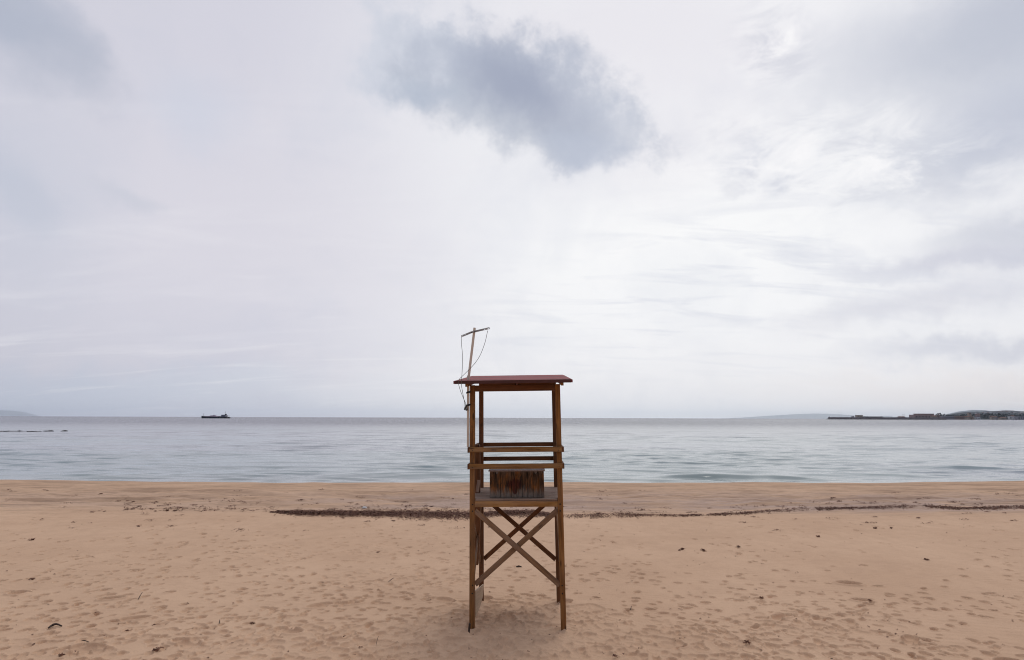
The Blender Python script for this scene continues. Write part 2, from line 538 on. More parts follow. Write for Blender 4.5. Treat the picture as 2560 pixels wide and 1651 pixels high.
# damp darker streaks over the berm
dn = k.noise(k.mapping(co, scale=(.22, 1.6, 1)), 1.1, 6, .65, .5)
dm = k.math('MULTIPLY', k.remap(sp.outputs[1], 17.5, 19.5), k.remap(dn, .48, .62, 0, .6))
col = k.mix(dm, col, (.30, .19, .125, 1))
ln = k.noise(k.mapping(co, rot=(0, 0, .03), scale=(.35, 4.5, 1)), 1.6, 8, .7, .8)
lm = k.math('MULTIPLY', k.math('MULTIPLY', k.remap(sp.outputs[1], 16.8, 18), k.remap(ln, .50, .60)), .5)
col = k.mix(lm, col, (.30, .20, .14, 1))
# bits of dark debris
vo = k.node('ShaderNodeTexVoronoi'); k.put(vo.inputs['Vector'], k.mapping(co, scale=(1, .8, 1))); vo.inputs['Scale'].default_value = 2.2
vo.inputs['Randomness'].default_value = 1.0
k.put(p.inputs['Base Color'], col)
p.inputs['Roughness'].default_value = .95
p.inputs['Specular IOR Level'].default_value = .15
b1 = k.bump(k.noise(co, 34, 6, .65), .35, .015)
b2 = k.bump(k.noise(co, 200, 3, .7), .5, .004, b1)
rip = k.node('ShaderNodeTexWave', wave_type='BANDS', bands_direction='Y')
k.put(rip.inputs['Vector'], k.mapping(co, rot=(0, 0, .25))); rip.inputs['Scale'].default_value = 2.6
rip.inputs['Distortion'].default_value = 5; rip.inputs['Detail'].default_value = 3; rip.inputs['Detail Scale'].default_value = 1.5
b3 = k.bump(k.math('MULTIPLY', rip.outputs['Fac'], k.remap(nm, .4, .6)), .35, .01, b2)
k.put(p.inputs['Normal'], b3)
grid_mesh('ground', GX, GY, GZ, m_sand)

# ------------------------------------------------------------------ sea
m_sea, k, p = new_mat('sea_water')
co = k.node('ShaderNodeTexCoord').outputs['Object']
sp = k.node('ShaderNodeSeparateXYZ'); k.link(co, sp.inputs[0])
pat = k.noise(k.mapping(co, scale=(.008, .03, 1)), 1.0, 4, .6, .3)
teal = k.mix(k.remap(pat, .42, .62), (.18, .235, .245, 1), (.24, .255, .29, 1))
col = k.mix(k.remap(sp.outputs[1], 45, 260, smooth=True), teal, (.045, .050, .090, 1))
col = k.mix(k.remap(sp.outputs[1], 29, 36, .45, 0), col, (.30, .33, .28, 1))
k.put(p.inputs['Base Color'], col)
p.inputs['Roughness'].default_value = .12
p.inputs['IOR'].default_value = 1.40
def facets(scale, rot, sx, sy, sc_, det, rough):
    """slopes of small wind waves as a direct normal tilt"""
    v = k.vmath('SUBTRACT', k.noise(k.mapping(co, rot=(0, 0, rot), scale=scale), sc_, det, rough, .3, out=1), (.5, .5, .5))
    return k.vmath('MULTIPLY', v, (sx, sy, 0))


geo = k.node('ShaderNodeNewGeometry').outputs['Normal']
far_ = k.remap(sp.outputs[1], 45, 420, .40, 3.0, smooth=True)
sl = k.vmath('ADD', facets((.55, 1.5, 1), .06, .20, .40, 3.4, 7, .70), facets((.30, .95, 1), -.08, .07, .20, 1.0, 7, .68))
gust = k.remap(k.noise(k.mapping(co, scale=(.006, .03, 1)), 1.0, 5, .6, .3), .35, .65, .75, 1.25)
# of the far wavelets one sees mostly the sides that face the shore
lean = k.node('ShaderNodeCombineXYZ'); k.put(lean.inputs[1], k.remap(sp.outputs[1], 40, 380, 0, -.15, smooth=True))
gs = k.node('ShaderNodeVectorMath', operation='SCALE'); k.put(gs.inputs[0], sl); k.put(gs.inputs['Scale'], k.math('MULTIPLY', gust, far_))
k.put(p.inputs['Normal'], k.vmath('NORMALIZE', k.vmath('ADD', geo, k.vmath('ADD', gs.outputs[0], lean.outputs[0]))))
SU = np.concatenate([-np.geomspace(40, 1.6, 20), np.linspace(-1.5, 1.5, 1100), np.geomspace(1.6, 40, 20)])
SY = np.concatenate([np.linspace(24, 27.8, 6), 1 / np.linspace(1 / 28, 1 / 160, 560), np.geomspace(165, 8500, 50)])
SX = SU[None, :] * SY[:, None]; SYY = np.repeat(SY[:, None], len(SU), 1)
dY = np.gradient(SY)[:, None]
H = np.zeros_like(SX)
for i in range(70):
    lam = 0.7 * (9.0 / 0.7) ** rng.random()
    th = rng.normal(0.08, .32)
    kk = 2 * math.pi / lam
    amp = .0022 * lam ** .8
    att = np.clip(lam / (4 * dY) - .5, 0, 1)
    ph = kk * (SX * math.sin(th) + SYY * math.cos(th)) + rng.random() * 6.28 + 1.2 * vnoise(SX * .12 + i, SYY * .12)
    H += att * amp * (np.sin(ph) + .25 * np.sin(2 * ph + .4))
H *= .55 + 1.2 * np.clip(fbm(SX * .05 + 7, SYY * .09, 3) + .4, 0, 1.2)


def swell(px, py, half, amp, lam=1.7, bend=.012):
    global H
    d = ray(px, py); t = (SEA - EYE.z) / d.z; c = EYE + d * t
    yy = SYY - c.y - bend * (SX - c.x) + .35 * np.sin((SX - c.x) * .5)
    env = np.exp(-((SX - c.x) / half) ** 2)
    H += amp * env * (np.exp(-(yy / (lam * .32)) ** 2) - .35 * np.exp(-((yy + lam * .55) / (lam * .45)) ** 2))


for a in ((1790, 1195, 3.4, .24), (1960, 1196, 3, .07), (1600, 1199, 4.0, .07), (1440, 1201, 3, .06), (1690, 1178, 4, .055), (1800, 1176, 3, .05), (2215, 1188, 3.5, .08),
          (2430, 1172, 6, .11), (2560, 1178, 4, .08), (1560, 1125, 4.5, .08, 2.4), (2050, 1140, 8, .06, 2.4), (2160, 1132, 4, .05, 2.4),
          (880, 1195, 5, .05), (800, 1185, 6, .05), (140, 1189, 4, .055), (60, 1176, 5, .05), (110, 1138, 7, .09, 2.4), (0, 1137, 6, .08, 2.4), (60, 1150, 6, .06, 2.2),
          (240, 1138, 5, .07, 2.4), (520, 1166, 7, .05), (900, 1160, 8, .05), (640, 1130, 12, .06, 2.6), (1250, 1150, 9, .04)):
    swell(*a)
# wavelets fade away where the water thins out on the sand
grid_mesh('water', SX, SYY, SEA + H, m_sea)

# ------------------------------------------------------------------ wood
def wood(name, c_dark, c_mid, c_light, grey=0.0, greycol=(.22, .19, .16, 1), rough=.75, knots=.8):
    m, k, p = new_mat(name)
    tc = k.node('ShaderNodeTexCoord').outputs['Object']
    oi = k.node('ShaderNodeObjectInfo')
    rnd = oi.outputs['Random']
    off = k.node('ShaderNodeCombineXYZ'); k.put(off.inputs[0], k.math('MULTIPLY', rnd, 37.0)); k.put(off.inputs[1], k.math('MULTIPLY', rnd, 11.0)); k.put(off.inputs[2], k.math('MULTIPLY', rnd, 5.0))
    co = k.vmath('ADD', tc, off.outputs[0])
    g1 = k.noise(k.mapping(co, scale=(1.0, 22, 22)), 1.6, 6, .6, .6)
    g2 = k.noise(k.mapping(co, scale=(2.4, 90, 90)), 1.5, 4, .6, .2)
    big = k.noise(k.mapping(co, scale=(1.2, 3, 3)), 1.5, 3, .5)
    col = k.mix(k.remap(g1, .32, .68), c_dark, c_mid)
    col = k.mix(k.remap(big, .45, .75, 0, .7), col, c_light)
    col = k.mix(k.remap(g2, .5, .8, 0, .5), col, tuple(x * .45 for x in c_dark[:3]) + (1,))
    # knots
    v = k.node('ShaderNodeTexVoronoi'); k.put(v.inputs['Vector'], k.mapping(co, scale=(2.2, 9, 9))); v.inputs['Scale'].default_value = 1.3
    kn = k.remap(v.outputs['Distance'], .07, .20, 1, 0, smooth=True)
    col = k.mix(k.math('MULTIPLY', kn, knots), col, tuple(x * .25 for x in c_dark[:3]) + (1,))
    gn = k.noise(k.mapping(co, loc=(5, 2, 1), scale=(1.4, 10, 10)), 1.2, 5, .65)
    col = k.mix(k.math('MULTIPLY', k.remap(gn, .42, .7), grey), col, greycol)
    tint = k.math('ADD', k.math('MULTIPLY', rnd, .35), .80)
    hsv = k.node('ShaderNodeHueSaturation'); k.put(hsv.inputs['Value'], tint); k.put(hsv.inputs['Color'], col)
    k.put(p.inputs['Base Color'], hsv.outputs[0])
    k.put(p.inputs['Roughness'], rough)
    p.inputs['Specular IOR Level'].default_value = .25
    k.put(p.inputs['Normal'], k.bump(g1, .4, .004, k.bump(g2, .5, .0015)))
    return m


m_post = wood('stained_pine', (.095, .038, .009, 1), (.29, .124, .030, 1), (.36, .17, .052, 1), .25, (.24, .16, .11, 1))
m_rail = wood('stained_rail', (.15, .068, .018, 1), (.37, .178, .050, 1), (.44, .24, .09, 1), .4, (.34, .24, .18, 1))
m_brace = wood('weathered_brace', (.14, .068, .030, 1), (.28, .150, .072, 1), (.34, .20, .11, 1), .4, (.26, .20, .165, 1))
m_back = wood('shade_painted_timber', (.085, .032, .011, 1), (.175, .068, .024, 1), (.22, .095, .035, 1), .1)  # darker copy of the tower wood: shade of back and under-roof timbers painted in
m_deck = wood('grey_decking', (.22, .14, .10, 1), (.40, .27, .20, 1), (.48, .34, .26, 1), .4, (.38, .29, .24, 1))
m_mast = wood('grey_mast_timber', (.52, .43, .34, 1), (.74, .64, .54, 1), (.80, .71, .61, 1), .4, (.70, .64, .57, 1), knots=0)
m_roof, k, p = new_mat('red_roof_paint')
tc = k.node('ShaderNodeTexCoord').outputs['Object']
rn = k.noise(k.mapping(tc, scale=(.8, 6, 6)), 6, 6, .65)
col = k.mix(k.remap(rn, .35, .7), (.19, .018, .018, 1), (.30, .038, .038, 1))
col = k.mix(k.remap(k.noise(tc, 40, 3, .6), .6, .8, 0, .35), col, (.34, .16, .14, 1))
rsp = k.node('ShaderNodeSeparateXYZ'); k.link(tc, rsp.inputs[0])
bidx = k.math('FLOOR', k.math('DIVIDE', k.math('ADD', rsp.outputs[1], .30), .25))
wn_ = k.node('ShaderNodeTexWhiteNoise', noise_dimensions='1D'); k.put(wn_.inputs['W'], bidx)
hs = k.node('ShaderNodeHueSaturation'); k.put(hs.inputs['Value'], k.remap(wn_.outputs['Value'], 0, 1, .72, 1.2)); k.put(hs.inputs['Color'], col)
k.put(p.inputs['Base Color'], hs.outputs[0]); p.inputs['Roughness'].default_value = .65
k.put(p.inputs['Normal'], k.bump(rn, .4, .004))
m_pale = wood('bleached_board', (.30, .22, .15, 1), (.44, .32, .22, 1), (.50, .38, .27, 1), .2, (.44, .35, .26, 1), knots=0)
m_fascia = plain('dark_red_edge', (.085, .022, .018, 1), .7)
m_iron = plain('dark_iron', (.03, .026, .024, 1), .6, .6)
m_steel = plain('dull_steel', (.42, .40, .38, 1), .45, .7)
m_hinge = plain('rusty_hinge', (.20, .16, .14, 1), .6, .3)
m_rope = plain('grey_rope', (.12, .115, .10, 1), .9, scale=90)
m_tie = plain('black_tie', (.012, .012, .012, 1), .7)

# ------------------------------------------------------------------ lifeguard tower
tower = empty('lifeguard_tower', (0.089, 7.60, 0))
tower.rotation_euler = (0, R(-0.80), R(-2.3))
tag(tower, 'tall brown wooden lifeguard tower with flat red roof standing on the sand', 'lifeguard tower')
WX = .657; PS = .072; DP = 1.30


o_frames = {}


def beam(name, a, b, wdt, hgt, mat, parent=tower, side=(0, 1, 0), bev=.003, label=None):
    """timber from a to b; wdt along `side`, hgt along the remaining axis; grain runs along local X"""
    a = Vector(a); b = Vector(b); x = (b - a); L = x.length; x.normalize()
    y = Vector(side); y = (y - x * y.dot(x)).normalized(); z = x.cross(y)
    bm = bmesh.new()
    add_box(bm, (0, 0, 0), (L, wdt, hgt), bev=bev)
    o = from_bm(name, bm, mat, parent)
    M = Matrix((x, y, z)).transposed().to_4x4(); M.translation = (a + b) / 2
    o.matrix_local = M
    o_frames[o.name] = M
    if label: o['label'] = label
    return o


def bolt(parent, local_pt, r=.010):
    """dark bolt head set into a timber's front face; the point is given in tower coordinates"""
    bm = bmesh.new()
    bmesh.ops.create_cone(bm, cap_ends=True, segments=10, radius1=r, radius2=r * .75, depth=.006)
    o = from_bm('bolt', bm, m_iron, parent)
    T = Matrix.Translation(local_pt) @ Matrix.Rotation(R(90), 4, 'X')
    o.matrix_local = o_frames[parent.name].inverted() @ T
    return o


pc = PS / 2
post_top = {0: 3.275, 1: 3.42}
posts = {}
for sx in (-1, 1):
    for j in (0, 1):
        y = pc + j * DP
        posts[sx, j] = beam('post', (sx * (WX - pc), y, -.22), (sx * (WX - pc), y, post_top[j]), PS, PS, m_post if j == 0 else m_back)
for sx in (-1, 1):
    xo = sx * (WX - pc)
    for z in (1.60, 1.51, .535, .43):
        bolt(posts[sx, 0], (xo - sx * .006, -.003, z))
# roof: boarded sheet, fascia
rt = math.atan((3.545 - 3.32) / 2.0)
bm = bmesh.new()
nb_ = 8; y0, y1 = -.30, 1.70
for i in range(nb_):
    a = y0 + (y1 - y0) * i / nb_; b = y0 + (y1 - y0) * (i + 1) / nb_
    add_box(bm, ((.0), (a + b) / 2, (a + b) / 2 * 0), (1.626, (b - a) - .010, .022 + .002 * (i % 2)), bev=.003)
roof = from_bm('roof', bm, m_roof, tower)
roof.matrix_local = Matrix.Translation((-.018, 0, 3.342)) @ Matrix.Rotation(rt, 4, 'X')
for nm, c, s in (('fascia', (0, -.312, -.010), (1.634, .022, .046)), ('fascia', (0, 1.712, -.010), (1.634, .022, .046))):
    bm = bmesh.new(); add_box(bm, c, s, bev=.002)
    o = from_bm(nm, bm, m_fascia, roof)
for sx in (-1, 1):
    bm = bmesh.new(); add_box(bm, (sx * .826, .70, -.012), (.022, 2.0, .040), bev=.002)
    from_bm('fascia', bm, m_roof, roof)
# rafters and head beams
for sx in (-1, 1):
    o = beam('rafter', (sx * (WX + .020), -.24, 3.262), (sx * (WX + .020), 1.60, 3.262 + 1.84 * math.tan(rt)), .036, .05, m_post, side=(1, 0, 0))
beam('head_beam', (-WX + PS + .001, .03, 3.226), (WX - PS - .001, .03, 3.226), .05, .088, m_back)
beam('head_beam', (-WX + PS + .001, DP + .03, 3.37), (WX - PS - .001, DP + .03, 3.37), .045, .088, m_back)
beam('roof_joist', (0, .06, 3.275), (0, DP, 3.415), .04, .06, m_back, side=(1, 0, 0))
# rails
for z in (2.353, 2.122):
    o = beam('front_rail', (-WX - .004, -.0165, z), (WX + .004, -.0165, z), .030, .070, m_rail)
    for sx in (-1, 1):
        bolt(o, (sx * (WX - .045), -.033, z - .012), .006)
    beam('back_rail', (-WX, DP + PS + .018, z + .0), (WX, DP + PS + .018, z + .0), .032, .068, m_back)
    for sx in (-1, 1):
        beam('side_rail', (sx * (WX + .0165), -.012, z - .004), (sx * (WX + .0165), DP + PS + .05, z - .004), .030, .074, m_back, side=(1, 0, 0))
# platform: deck boards, beams
deck_e = empty('platform'); deck_e.parent = tower; deck_e.location = (0, 0, 1.669)
nd = 14
bm = bmesh.new()
for i in range(nd):
    ya = .012 + i * (DP + .05) / nd; wd = (DP + .05) / nd - .017
    inner = ya < PS + .004 or ya > DP - .09
    hx = (WX - PS - .006) if inner else (WX - .008)
    add_box(bm, (0, ya + wd / 2, -.0115 + random.uniform(-.0015, .0015)), (2 * hx, wd, .022), bev=.003)
from_bm('deck_boards', bm, m_deck, deck_e)
beam('front_beam', (-WX + PS + .002, .026, 1.604), (WX - PS - .002, .026, 1.604), .046, .078, m_rail)
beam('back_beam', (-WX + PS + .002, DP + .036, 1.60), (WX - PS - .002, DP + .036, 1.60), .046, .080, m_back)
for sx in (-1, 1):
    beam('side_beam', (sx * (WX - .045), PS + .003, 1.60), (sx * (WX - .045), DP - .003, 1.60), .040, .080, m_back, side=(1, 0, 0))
# cross braces
zi, zl = 1.515, .535
xi = WX - PS - .004
beam('front_brace', (-xi, .018, zi), (xi, .018, zl), .026, .070, m_brace)
beam('front_brace', (-xi, .047, zl), (xi, .047, zi), .026, .070, m_brace)
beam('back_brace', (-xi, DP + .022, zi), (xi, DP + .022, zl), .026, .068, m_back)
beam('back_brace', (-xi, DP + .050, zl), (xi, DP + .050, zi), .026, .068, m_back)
for sx in (-1, 1):
    beam('side_brace', (sx * (WX - .020), PS + .004, zi), (sx * (WX - .020), DP - .004, zl), .022, .066, m_brace, side=(1, 0, 0))
    beam('side_brace', (sx * (WX - .046), PS + .004, zl), (sx * (WX - .046), DP - .004, zi), .022, .066, m_brace, side=(1, 0, 0))
# boarding ladder remains on the left: upright with a rounded head, a low slanting board, a loose stub
def prism(name, poly, thick, mat, parent, M):
    bm = bmesh.new()
    a = [bm.verts.new((x, -thick / 2, z)) for x, z in poly]; b = [bm.verts.new((x, thick / 2, z)) for x, z in poly]
    n = len(poly)
    bm.faces.new(a); bm.faces.new(b[::-1])
    for i in range(n): bm.faces.new((a[i], b[i], b[(i + 1) % n], a[(i + 1) % n]))
    o = from_bm(name, bm, mat, parent); o.matrix_local = M
    return o


def wood_prism(name, pts3, thick_dir, thick, mat):
    """polygon in tower coordinates extruded along thick_dir; local X follows its first edge"""
    P = [Vector(q) for q in pts3]; c = sum(P, Vector()) / len(P)
    x = (P[1] - P[0]).normalized(); y = Vector(thick_dir); y = (y - x * y.dot(x)).normalized(); z = x.cross(y)
    M = Matrix((x, y, z)).transposed().to_4x4(); M.translation = c
    Mi = M.inverted()
    poly = [((Mi @ q).x, (Mi @ q).z) for q in P]
    return prism(name, poly, thick, mat, tower, M)


tower_M = Matrix.Translation(tower.location) @ tower.rotation_euler.to_matrix().to_4x4()
TI = tower_M.inverted()


def T(px, py, Y): return TI @ at(px, py, Y)


def pt(v, dxx, dyy=0): return (v.x + dxx, v.y + dyy, v.z)


A = T(1189.0, 1112, 8.35); zt = A.z
xl = A.x
lad = [(xl, .72, .62), (xl, .72, zt - .02), (xl + .012, .72, zt + .004), (xl + .056, .72, zt + .004), (xl + .070, .72, zt - .02), (xl + .074, .72, 1.2), (xl + .046, .72, .62)]
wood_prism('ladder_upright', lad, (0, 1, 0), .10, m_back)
q = [T(1188.5, 1478, 7.80), T(1209.5, 1461, 8.78), T(1203, 1492, 8.62), T(1197, 1516, 8.3), T(1189.5, 1544, 7.80)]
wood_prism('kick_board', [(v.x, v.y, v.z) for v in q], (1, 0, 0), .022, m_pale)['label'] = 'pale weathered slanting board low on the left side'
s0 = T(1193, 1231, 8.18); s1 = T(1197.2, 1201, 8.24)
beam('loose_slat', s0, s1, .030, .045, m_deck, side=(0, 1, 0))

# ------------------------------------------------------------------ storage box on the deck
m_box, k, p = new_mat('weathered_box_boards')
co = k.node('ShaderNodeTexCoord').outputs['Object']
sp = k.node('ShaderNodeSeparateXYZ'); k.link(co, sp.inputs[0])
bid = k.math('FLOOR', k.math('MULTIPLY', k.math('ADD', sp.outputs[0], .5), 12.7))
off = k.node('ShaderNodeCombineXYZ'); k.put(off.inputs[2], k.math('MULTIPLY', bid, 3.7)); k.put(off.inputs[1], k.math('MULTIPLY', bid, 1.9))
cb = k.vmath('ADD', co, off.outputs[0])
s1_ = k.noise(k.mapping(cb, scale=(14, 14, 2.6)), 1.6, 6, .65, .8)
s2_ = k.noise(k.mapping(cb, scale=(90, 90, 4)), 1.4, 4, .6)
s3_ = k.noise(k.mapping(cb, loc=(7, 3, 5), scale=(9, 9, 3)), 1.2, 4, .6, .5)
hgt = k.math('ADD', sp.outputs[2], k.math('MULTIPLY', k.math('SUBTRACT', s1_, .5), .35))
col = k.mix(k.remap(s1_, .38, .62), (.022, .013, .009, 1), (.12, .058, .026, 1))
col = k.mix(k.remap(s3_, .50, .64, 0, .9), col, (.27, .10, .022, 1))
grey = k.mix(k.remap(s2_, .35, .65), (.10, .082, .070, 1), (.27, .225, .19, 1))
col = k.mix(k.remap(hgt, .02, .16, .9, 0, smooth=True), col, grey)
col = k.mix(k.remap(hgt, .30, .42, 0, .6, smooth=True), col, grey)
# faded red paint mark
px_ = k.math('DIVIDE', k.math('ADD', sp.outputs[0], .035), .095); pz_ = k.math('DIVIDE', k.math('SUBTRACT', sp.outputs[2], .185), .085)
rr = k.math('ADD', k.math('MULTIPLY', px_, px_), k.math('MULTIPLY', pz_, pz_))
rr = k.math('ADD', rr, k.math('MULTIPLY', k.math('SUBTRACT', s1_, .5), 4.5))
px2 = k.math('DIVIDE', k.math('ADD', sp.outputs[0], .030), .035); pz2 = k.math('DIVIDE', k.math('SUBTRACT', sp.outputs[2], .11), .065)
r2_ = k.math('ADD', k.math('MULTIPLY', px2, px2), k.math('MULTIPLY', pz2, pz2))
redm = k.math('MAXIMUM', k.remap(rr, .75, 1.25, 1, 0), k.remap(r2_, .8, 1.2, 1, 0))
redm = k.math('MULTIPLY', redm, k.math('LESS_THAN', sp.outputs[1], .02))
col = k.mix(k.math('MULTIPLY', redm, .8), col, k.mix(k.remap(s1_, .4, .6), (.018, .004, .003, 1), (.060, .006, .006, 1)))
k.put(p.inputs['Base Color'], col); p.inputs['Roughness'].default_value = .8
p.inputs['Specular IOR Level'].default_value = .2
k.put(p.inputs['Normal'], k.bump(s2_, .6, .002))
m_lid = wood('lilac_grey_lid', (.24, .185, .175, 1), (.36, .30, .29, 1), (.42, .36, .35, 1), .4, (.38, .33, .33, 1))

BW, BD, BH = .785, .34, .365
lb = T(1226.3, 1246, 7.74); rb_ = T(1358.5, 1243, 7.74)
box_loc = tower_M @ Vector(((lb.x + rb_.x) / 2, .14, 1.671))
box = empty('storage_box', box_loc); box.rotation_euler = tower.rotation_euler
tag(box, 'weathered wooden storage box with faded red mark on the tower platform', 'box')
bm = bmesh.new()
add_box(bm, (0, BD / 2, BH / 2), (BW - .03, BD - .03, BH - .01))
nbd = 10
for i in range(nbd):
    x0 = -BW / 2 + i * BW / nbd
    for yy in (.008, BD - .008):
        add_box(bm, (x0 + BW / nbd / 2, yy, BH / 2), (BW / nbd - .006, .014, BH), bev=.002)
for sx in (-1, 1):
    for i in range(4):
        y0_ = .016 + i * (BD - .032) / 4
        add_box(bm, (sx * (BW / 2 - .008), y0_ + (BD - .032) / 8, BH / 2), (.014, (BD - .032) / 4 - .004, BH - .002), bev=.002)
from_bm('body', bm, m_box, box)
bm = bmesh.new(); add_box(bm, (0, 0, 0), (BW + .028, BD + .05, .018), bev=.003)
lid = from_bm('lid', bm, m_lid, box); lid.matrix_local = Matrix.Translation((0, BD / 2 - .012, BH + .014)) @ Matrix.Rotation(R(1.0), 4, 'X')
for xx in (-.285, .275):
    bm = bmesh.new()
    add_box(bm, (xx, -.002, BH - .022), (.034, .004, .028), bev=.001)
    tube_bm(bm, [(xx - .024, -.004, BH - .004), (xx + .024, -.004, BH - .004)], .004, 8)
    h = from_bm('hinge', bm, m_hinge, box)
    bm = bmesh.new()
    for q_ in (-.012, .012):
        add_box(bm, (xx + q_, -.005, BH - .032), (.009, .003, .009))
    from_bm('screws', bm, m_iron, h)

# ------------------------------------------------------------------ flag mast lashed to the front left post
YM = 7.66
mb = at(1170.3, 1118.5, YM); mj = at(1170.5, 948, YM); mt = at(1186.6, 820, YM)
mast = empty('flag_mast', mb)
tag(mast, 'thin grey timber flag mast with crossbar tied to the left front post', 'mast')


def wbeam(name, a, b, wdt, hgt, mat, parent, side=(0, 1, 0), bev=.002):
    a = Vector(a) - parent.location; b = Vector(b) - parent.location
    return beam(name, a, b, wdt, hgt, mat, parent, side, bev)


wbeam('lower_pole', mb, mj + Vector((0, 0, .05)), .045, .034, m_mast, mast)
wbeam('upper_pole', mj - (mt - mj).normalized() * .02 + Vector((.004, -.003, 0)), mt, .038, .034, m_mast, mast)
bm = bmesh.new()
for (c0, c1, holes) in (((1153.2, 841.5), (1178.3, 831.3), (.10, .38)), ((1177.6, 831.4), (1224.0, 820.6), (.74, .93))):
    a = at(c0[0], c0[1], YM - .03) - mast.location; b = at(c1[0], c1[1], YM - .03) - mast.location
    x = (b - a); L = x.length; x.normalize(); z = x.cross(Vector((0, 1, 0))).normalized()
    if z.z < 0: z = -z
    h2 = .0135
    # strip with small rectangular slots: rails above and below, webs between the slots
    segs = []; t = 0.0
    for hh in holes:
        w2 = .009 / L if L > .2 else .006 / L
        segs.append((t, hh - w2)); t = hh + w2
    segs.append((t, 1.0))
    Rm = Matrix((x, Vector((0, 1, 0)), z)).transposed().to_4x4()
    for zo in (-1, 1):
        add_box(bm, a + x * L / 2 + z * zo * .0095, (L, .012, .008), rot=Rm)
    for (u0, u1) in segs:
        add_box(bm, a + x * L * (u0 + u1) / 2, (L * (u1 - u0), .0118, .0112), rot=Rm)
cross = from_bm('crossbar', bm, m_steel, mast)
for c in ((1178.0, 831.5), (1187.3, 829.2)):
    bm = bmesh.new(); tube_bm(bm, [at(c[0], c[1], YM - .045) - mast.location, at(c[0], c[1], YM - .036) - mast.location], .008, 8)
    from_bm('bolt', bm, m_iron, cross)
for path in ([(1219, 827, 7.63), (1213, 855, 7.6), (1202, 885, 7.55), (1190, 905, 7.5), (1178, 919, 7.45), (1163, 934, 7.36), (1148, 949, 7.25), (1146.6, 957, 7.245), (1147.6, 966, 7.26), (1154, 985, 7.4), (1165.5, 1012, 7.60)],
             [(1153.3, 843, 7.63), (1153.8, 862, 7.55), (1156, 885, 7.45), (1156, 915, 7.34), (1154, 949, 7.252), (1153.6, 957, 7.245), (1154, 966, 7.26), (1158.5, 992, 7.42), (1163, 1016, 7.60)]):
    bm = bmesh.new()
    tube_bm(bm, smooth_path([at(*q_) - mast.location for q_ in path], 5), .0034, 6)
    from_bm('rope', bm, m_rope, mast, smooth=True)
for py in (981, 1013):
    c = at(1172.8, py, YM) - mast.location
    bm = bmesh.new()
    for dz_ in (0, .008, -.007):
        pts = [c + Vector((.040 * math.cos(t), .040 * math.sin(t), dz_ + .010 * math.cos(t))) for t in [i * 2 * math.pi / 18 for i in range(19)]]
        tube_bm(bm, pts, .0045, 5)
    from_bm('lashing', bm, m_tie, mast, smooth=True)
bm = bmesh.new()
kc = at(1166, 1019, YM - .05) - mast.location
for i in range(9):
    pts = [kc + Vector((random.uniform(-.03, .02), random.uniform(-.02, .02), random.uniform(-.045, .045))) for _ in range(5)]
    tube_bm(bm, smooth_path(pts, 4), .0036, 5)
from_bm('rope_knot', bm, m_rope, mast, smooth=True)

# ------------------------------------------------------------------ small things lying on the sand
m_weed, k, p = new_mat('dry_seaweed')
co = k.node('ShaderNodeTexCoord').outputs['Object']
wn = k.noise(co, 22, 4, .7)
k.put(p.inputs['Base Color'], k.mix(k.remap(wn, .35, .65), (.055, .018, .010, 1), (.22, .095, .055, 1)))
p.inputs['Roughness'].default_value = .8
m_drift = plain('dark_driftwood', (.055, .032, .022, 1), .85, scale=40)
m_palewhite = plain('white_plastic', (.7, .7, .7, 1), .5)


def lone(name, o, *a, **k_): return tag(o, *a, **k_)


def stick(pxs, r, label, lift=.012):
    P = [on_sand(*q_) + Vector((0, 0, lift + l)) for q_, l in pxs]
    bm = bmesh.new(); pp = smooth_path(P, 6); n = len(pp)
    tube_bm(bm, pp, [r * (1 - .45 * abs(i / (n - 1) * 2 - .8)) * random.uniform(.85, 1.15) for i in range(n)], 6)
    o = from_bm('driftwood_stick', bm, m_drift, smooth=True)
    tag(o, label, 'stick', 'sticks lying on the sand')
    return o


stick([((121, 1573), 0), ((129, 1569), .012), ((140, 1567), .02), ((154, 1568), 0)], .016, 'long curved dark stick lying alone near the bottom left')
stick([((345, 1501), 0), ((350, 1496), .03), ((355, 1491), .05)], .006, 'short dark twig standing slanted in the sand left of the tower')
stick([((971, 1457), 0), ((978, 1454), .02), ((985, 1451), .03)], .006, 'small dark twig on open sand just left of the tower')
stick([((548, 1561), 0), ((549, 1556), .02)], .007, "tiny twig stub between footprints at lower left")
stick([((204, 1605), 0), ((212, 1606), .006), ((224, 1609), 0)], .006, 'thin flat twig right of and below the long curved stick')
stick([((940, 1616), 0), ((944, 1608), .05), ((947, 1603), .05)], .003, 'hair-thin pale stalk leaning at the bottom left of the tower')
stick([((1576, 1528), 0), ((1579, 1523), .03)], .006, 'short dark twig poking up right of the tower')
stick([((1291, 1419), 0), ((1297, 1418.2), .006), ((1304, 1419), 0)], .018, 'flat dark stick seen between the tower legs')
bm = bmesh.new()
sb = on_sand(1172.5, 1577)
add_box(bm, (0, 0, .03), (.022, .03, .12), bev=.003)
o = from_bm('wooden_peg', bm, m_drift); o.location = sb; o.rotation_euler = (0.1, 0.08, .3)
tag(o, 'small dark wooden peg beside the foot of the left front post', 'peg')


def clump(px, py, size, label, n=16, name='seaweed_clump'):
    size *= .6
    c = on_sand(px, py)
    bm = bmesh.new()
    for i in range(n):
        a = random.uniform(0, 6.28); L = size * random.uniform(.3, .7)
        s = Vector((random.gauss(0, size * .22), random.gauss(0, size * .22), .004 + random.random() * size * .25))
        d = Vector((math.cos(a), math.sin(a), random.uniform(-.1, .6)))
        tube_bm(bm, smooth_path([s - d * L * .5, s + Vector((0, 0, size * .12)), s + d * L * .5 * Vector((1, 1, .2)).length / 1.4], 2), size * .06, 4)
    o = from_bm(name, bm, m_weed); o.location = c
    tag(o, label, 'seaweed clump', 'clumps of dry seaweed on the open sand')


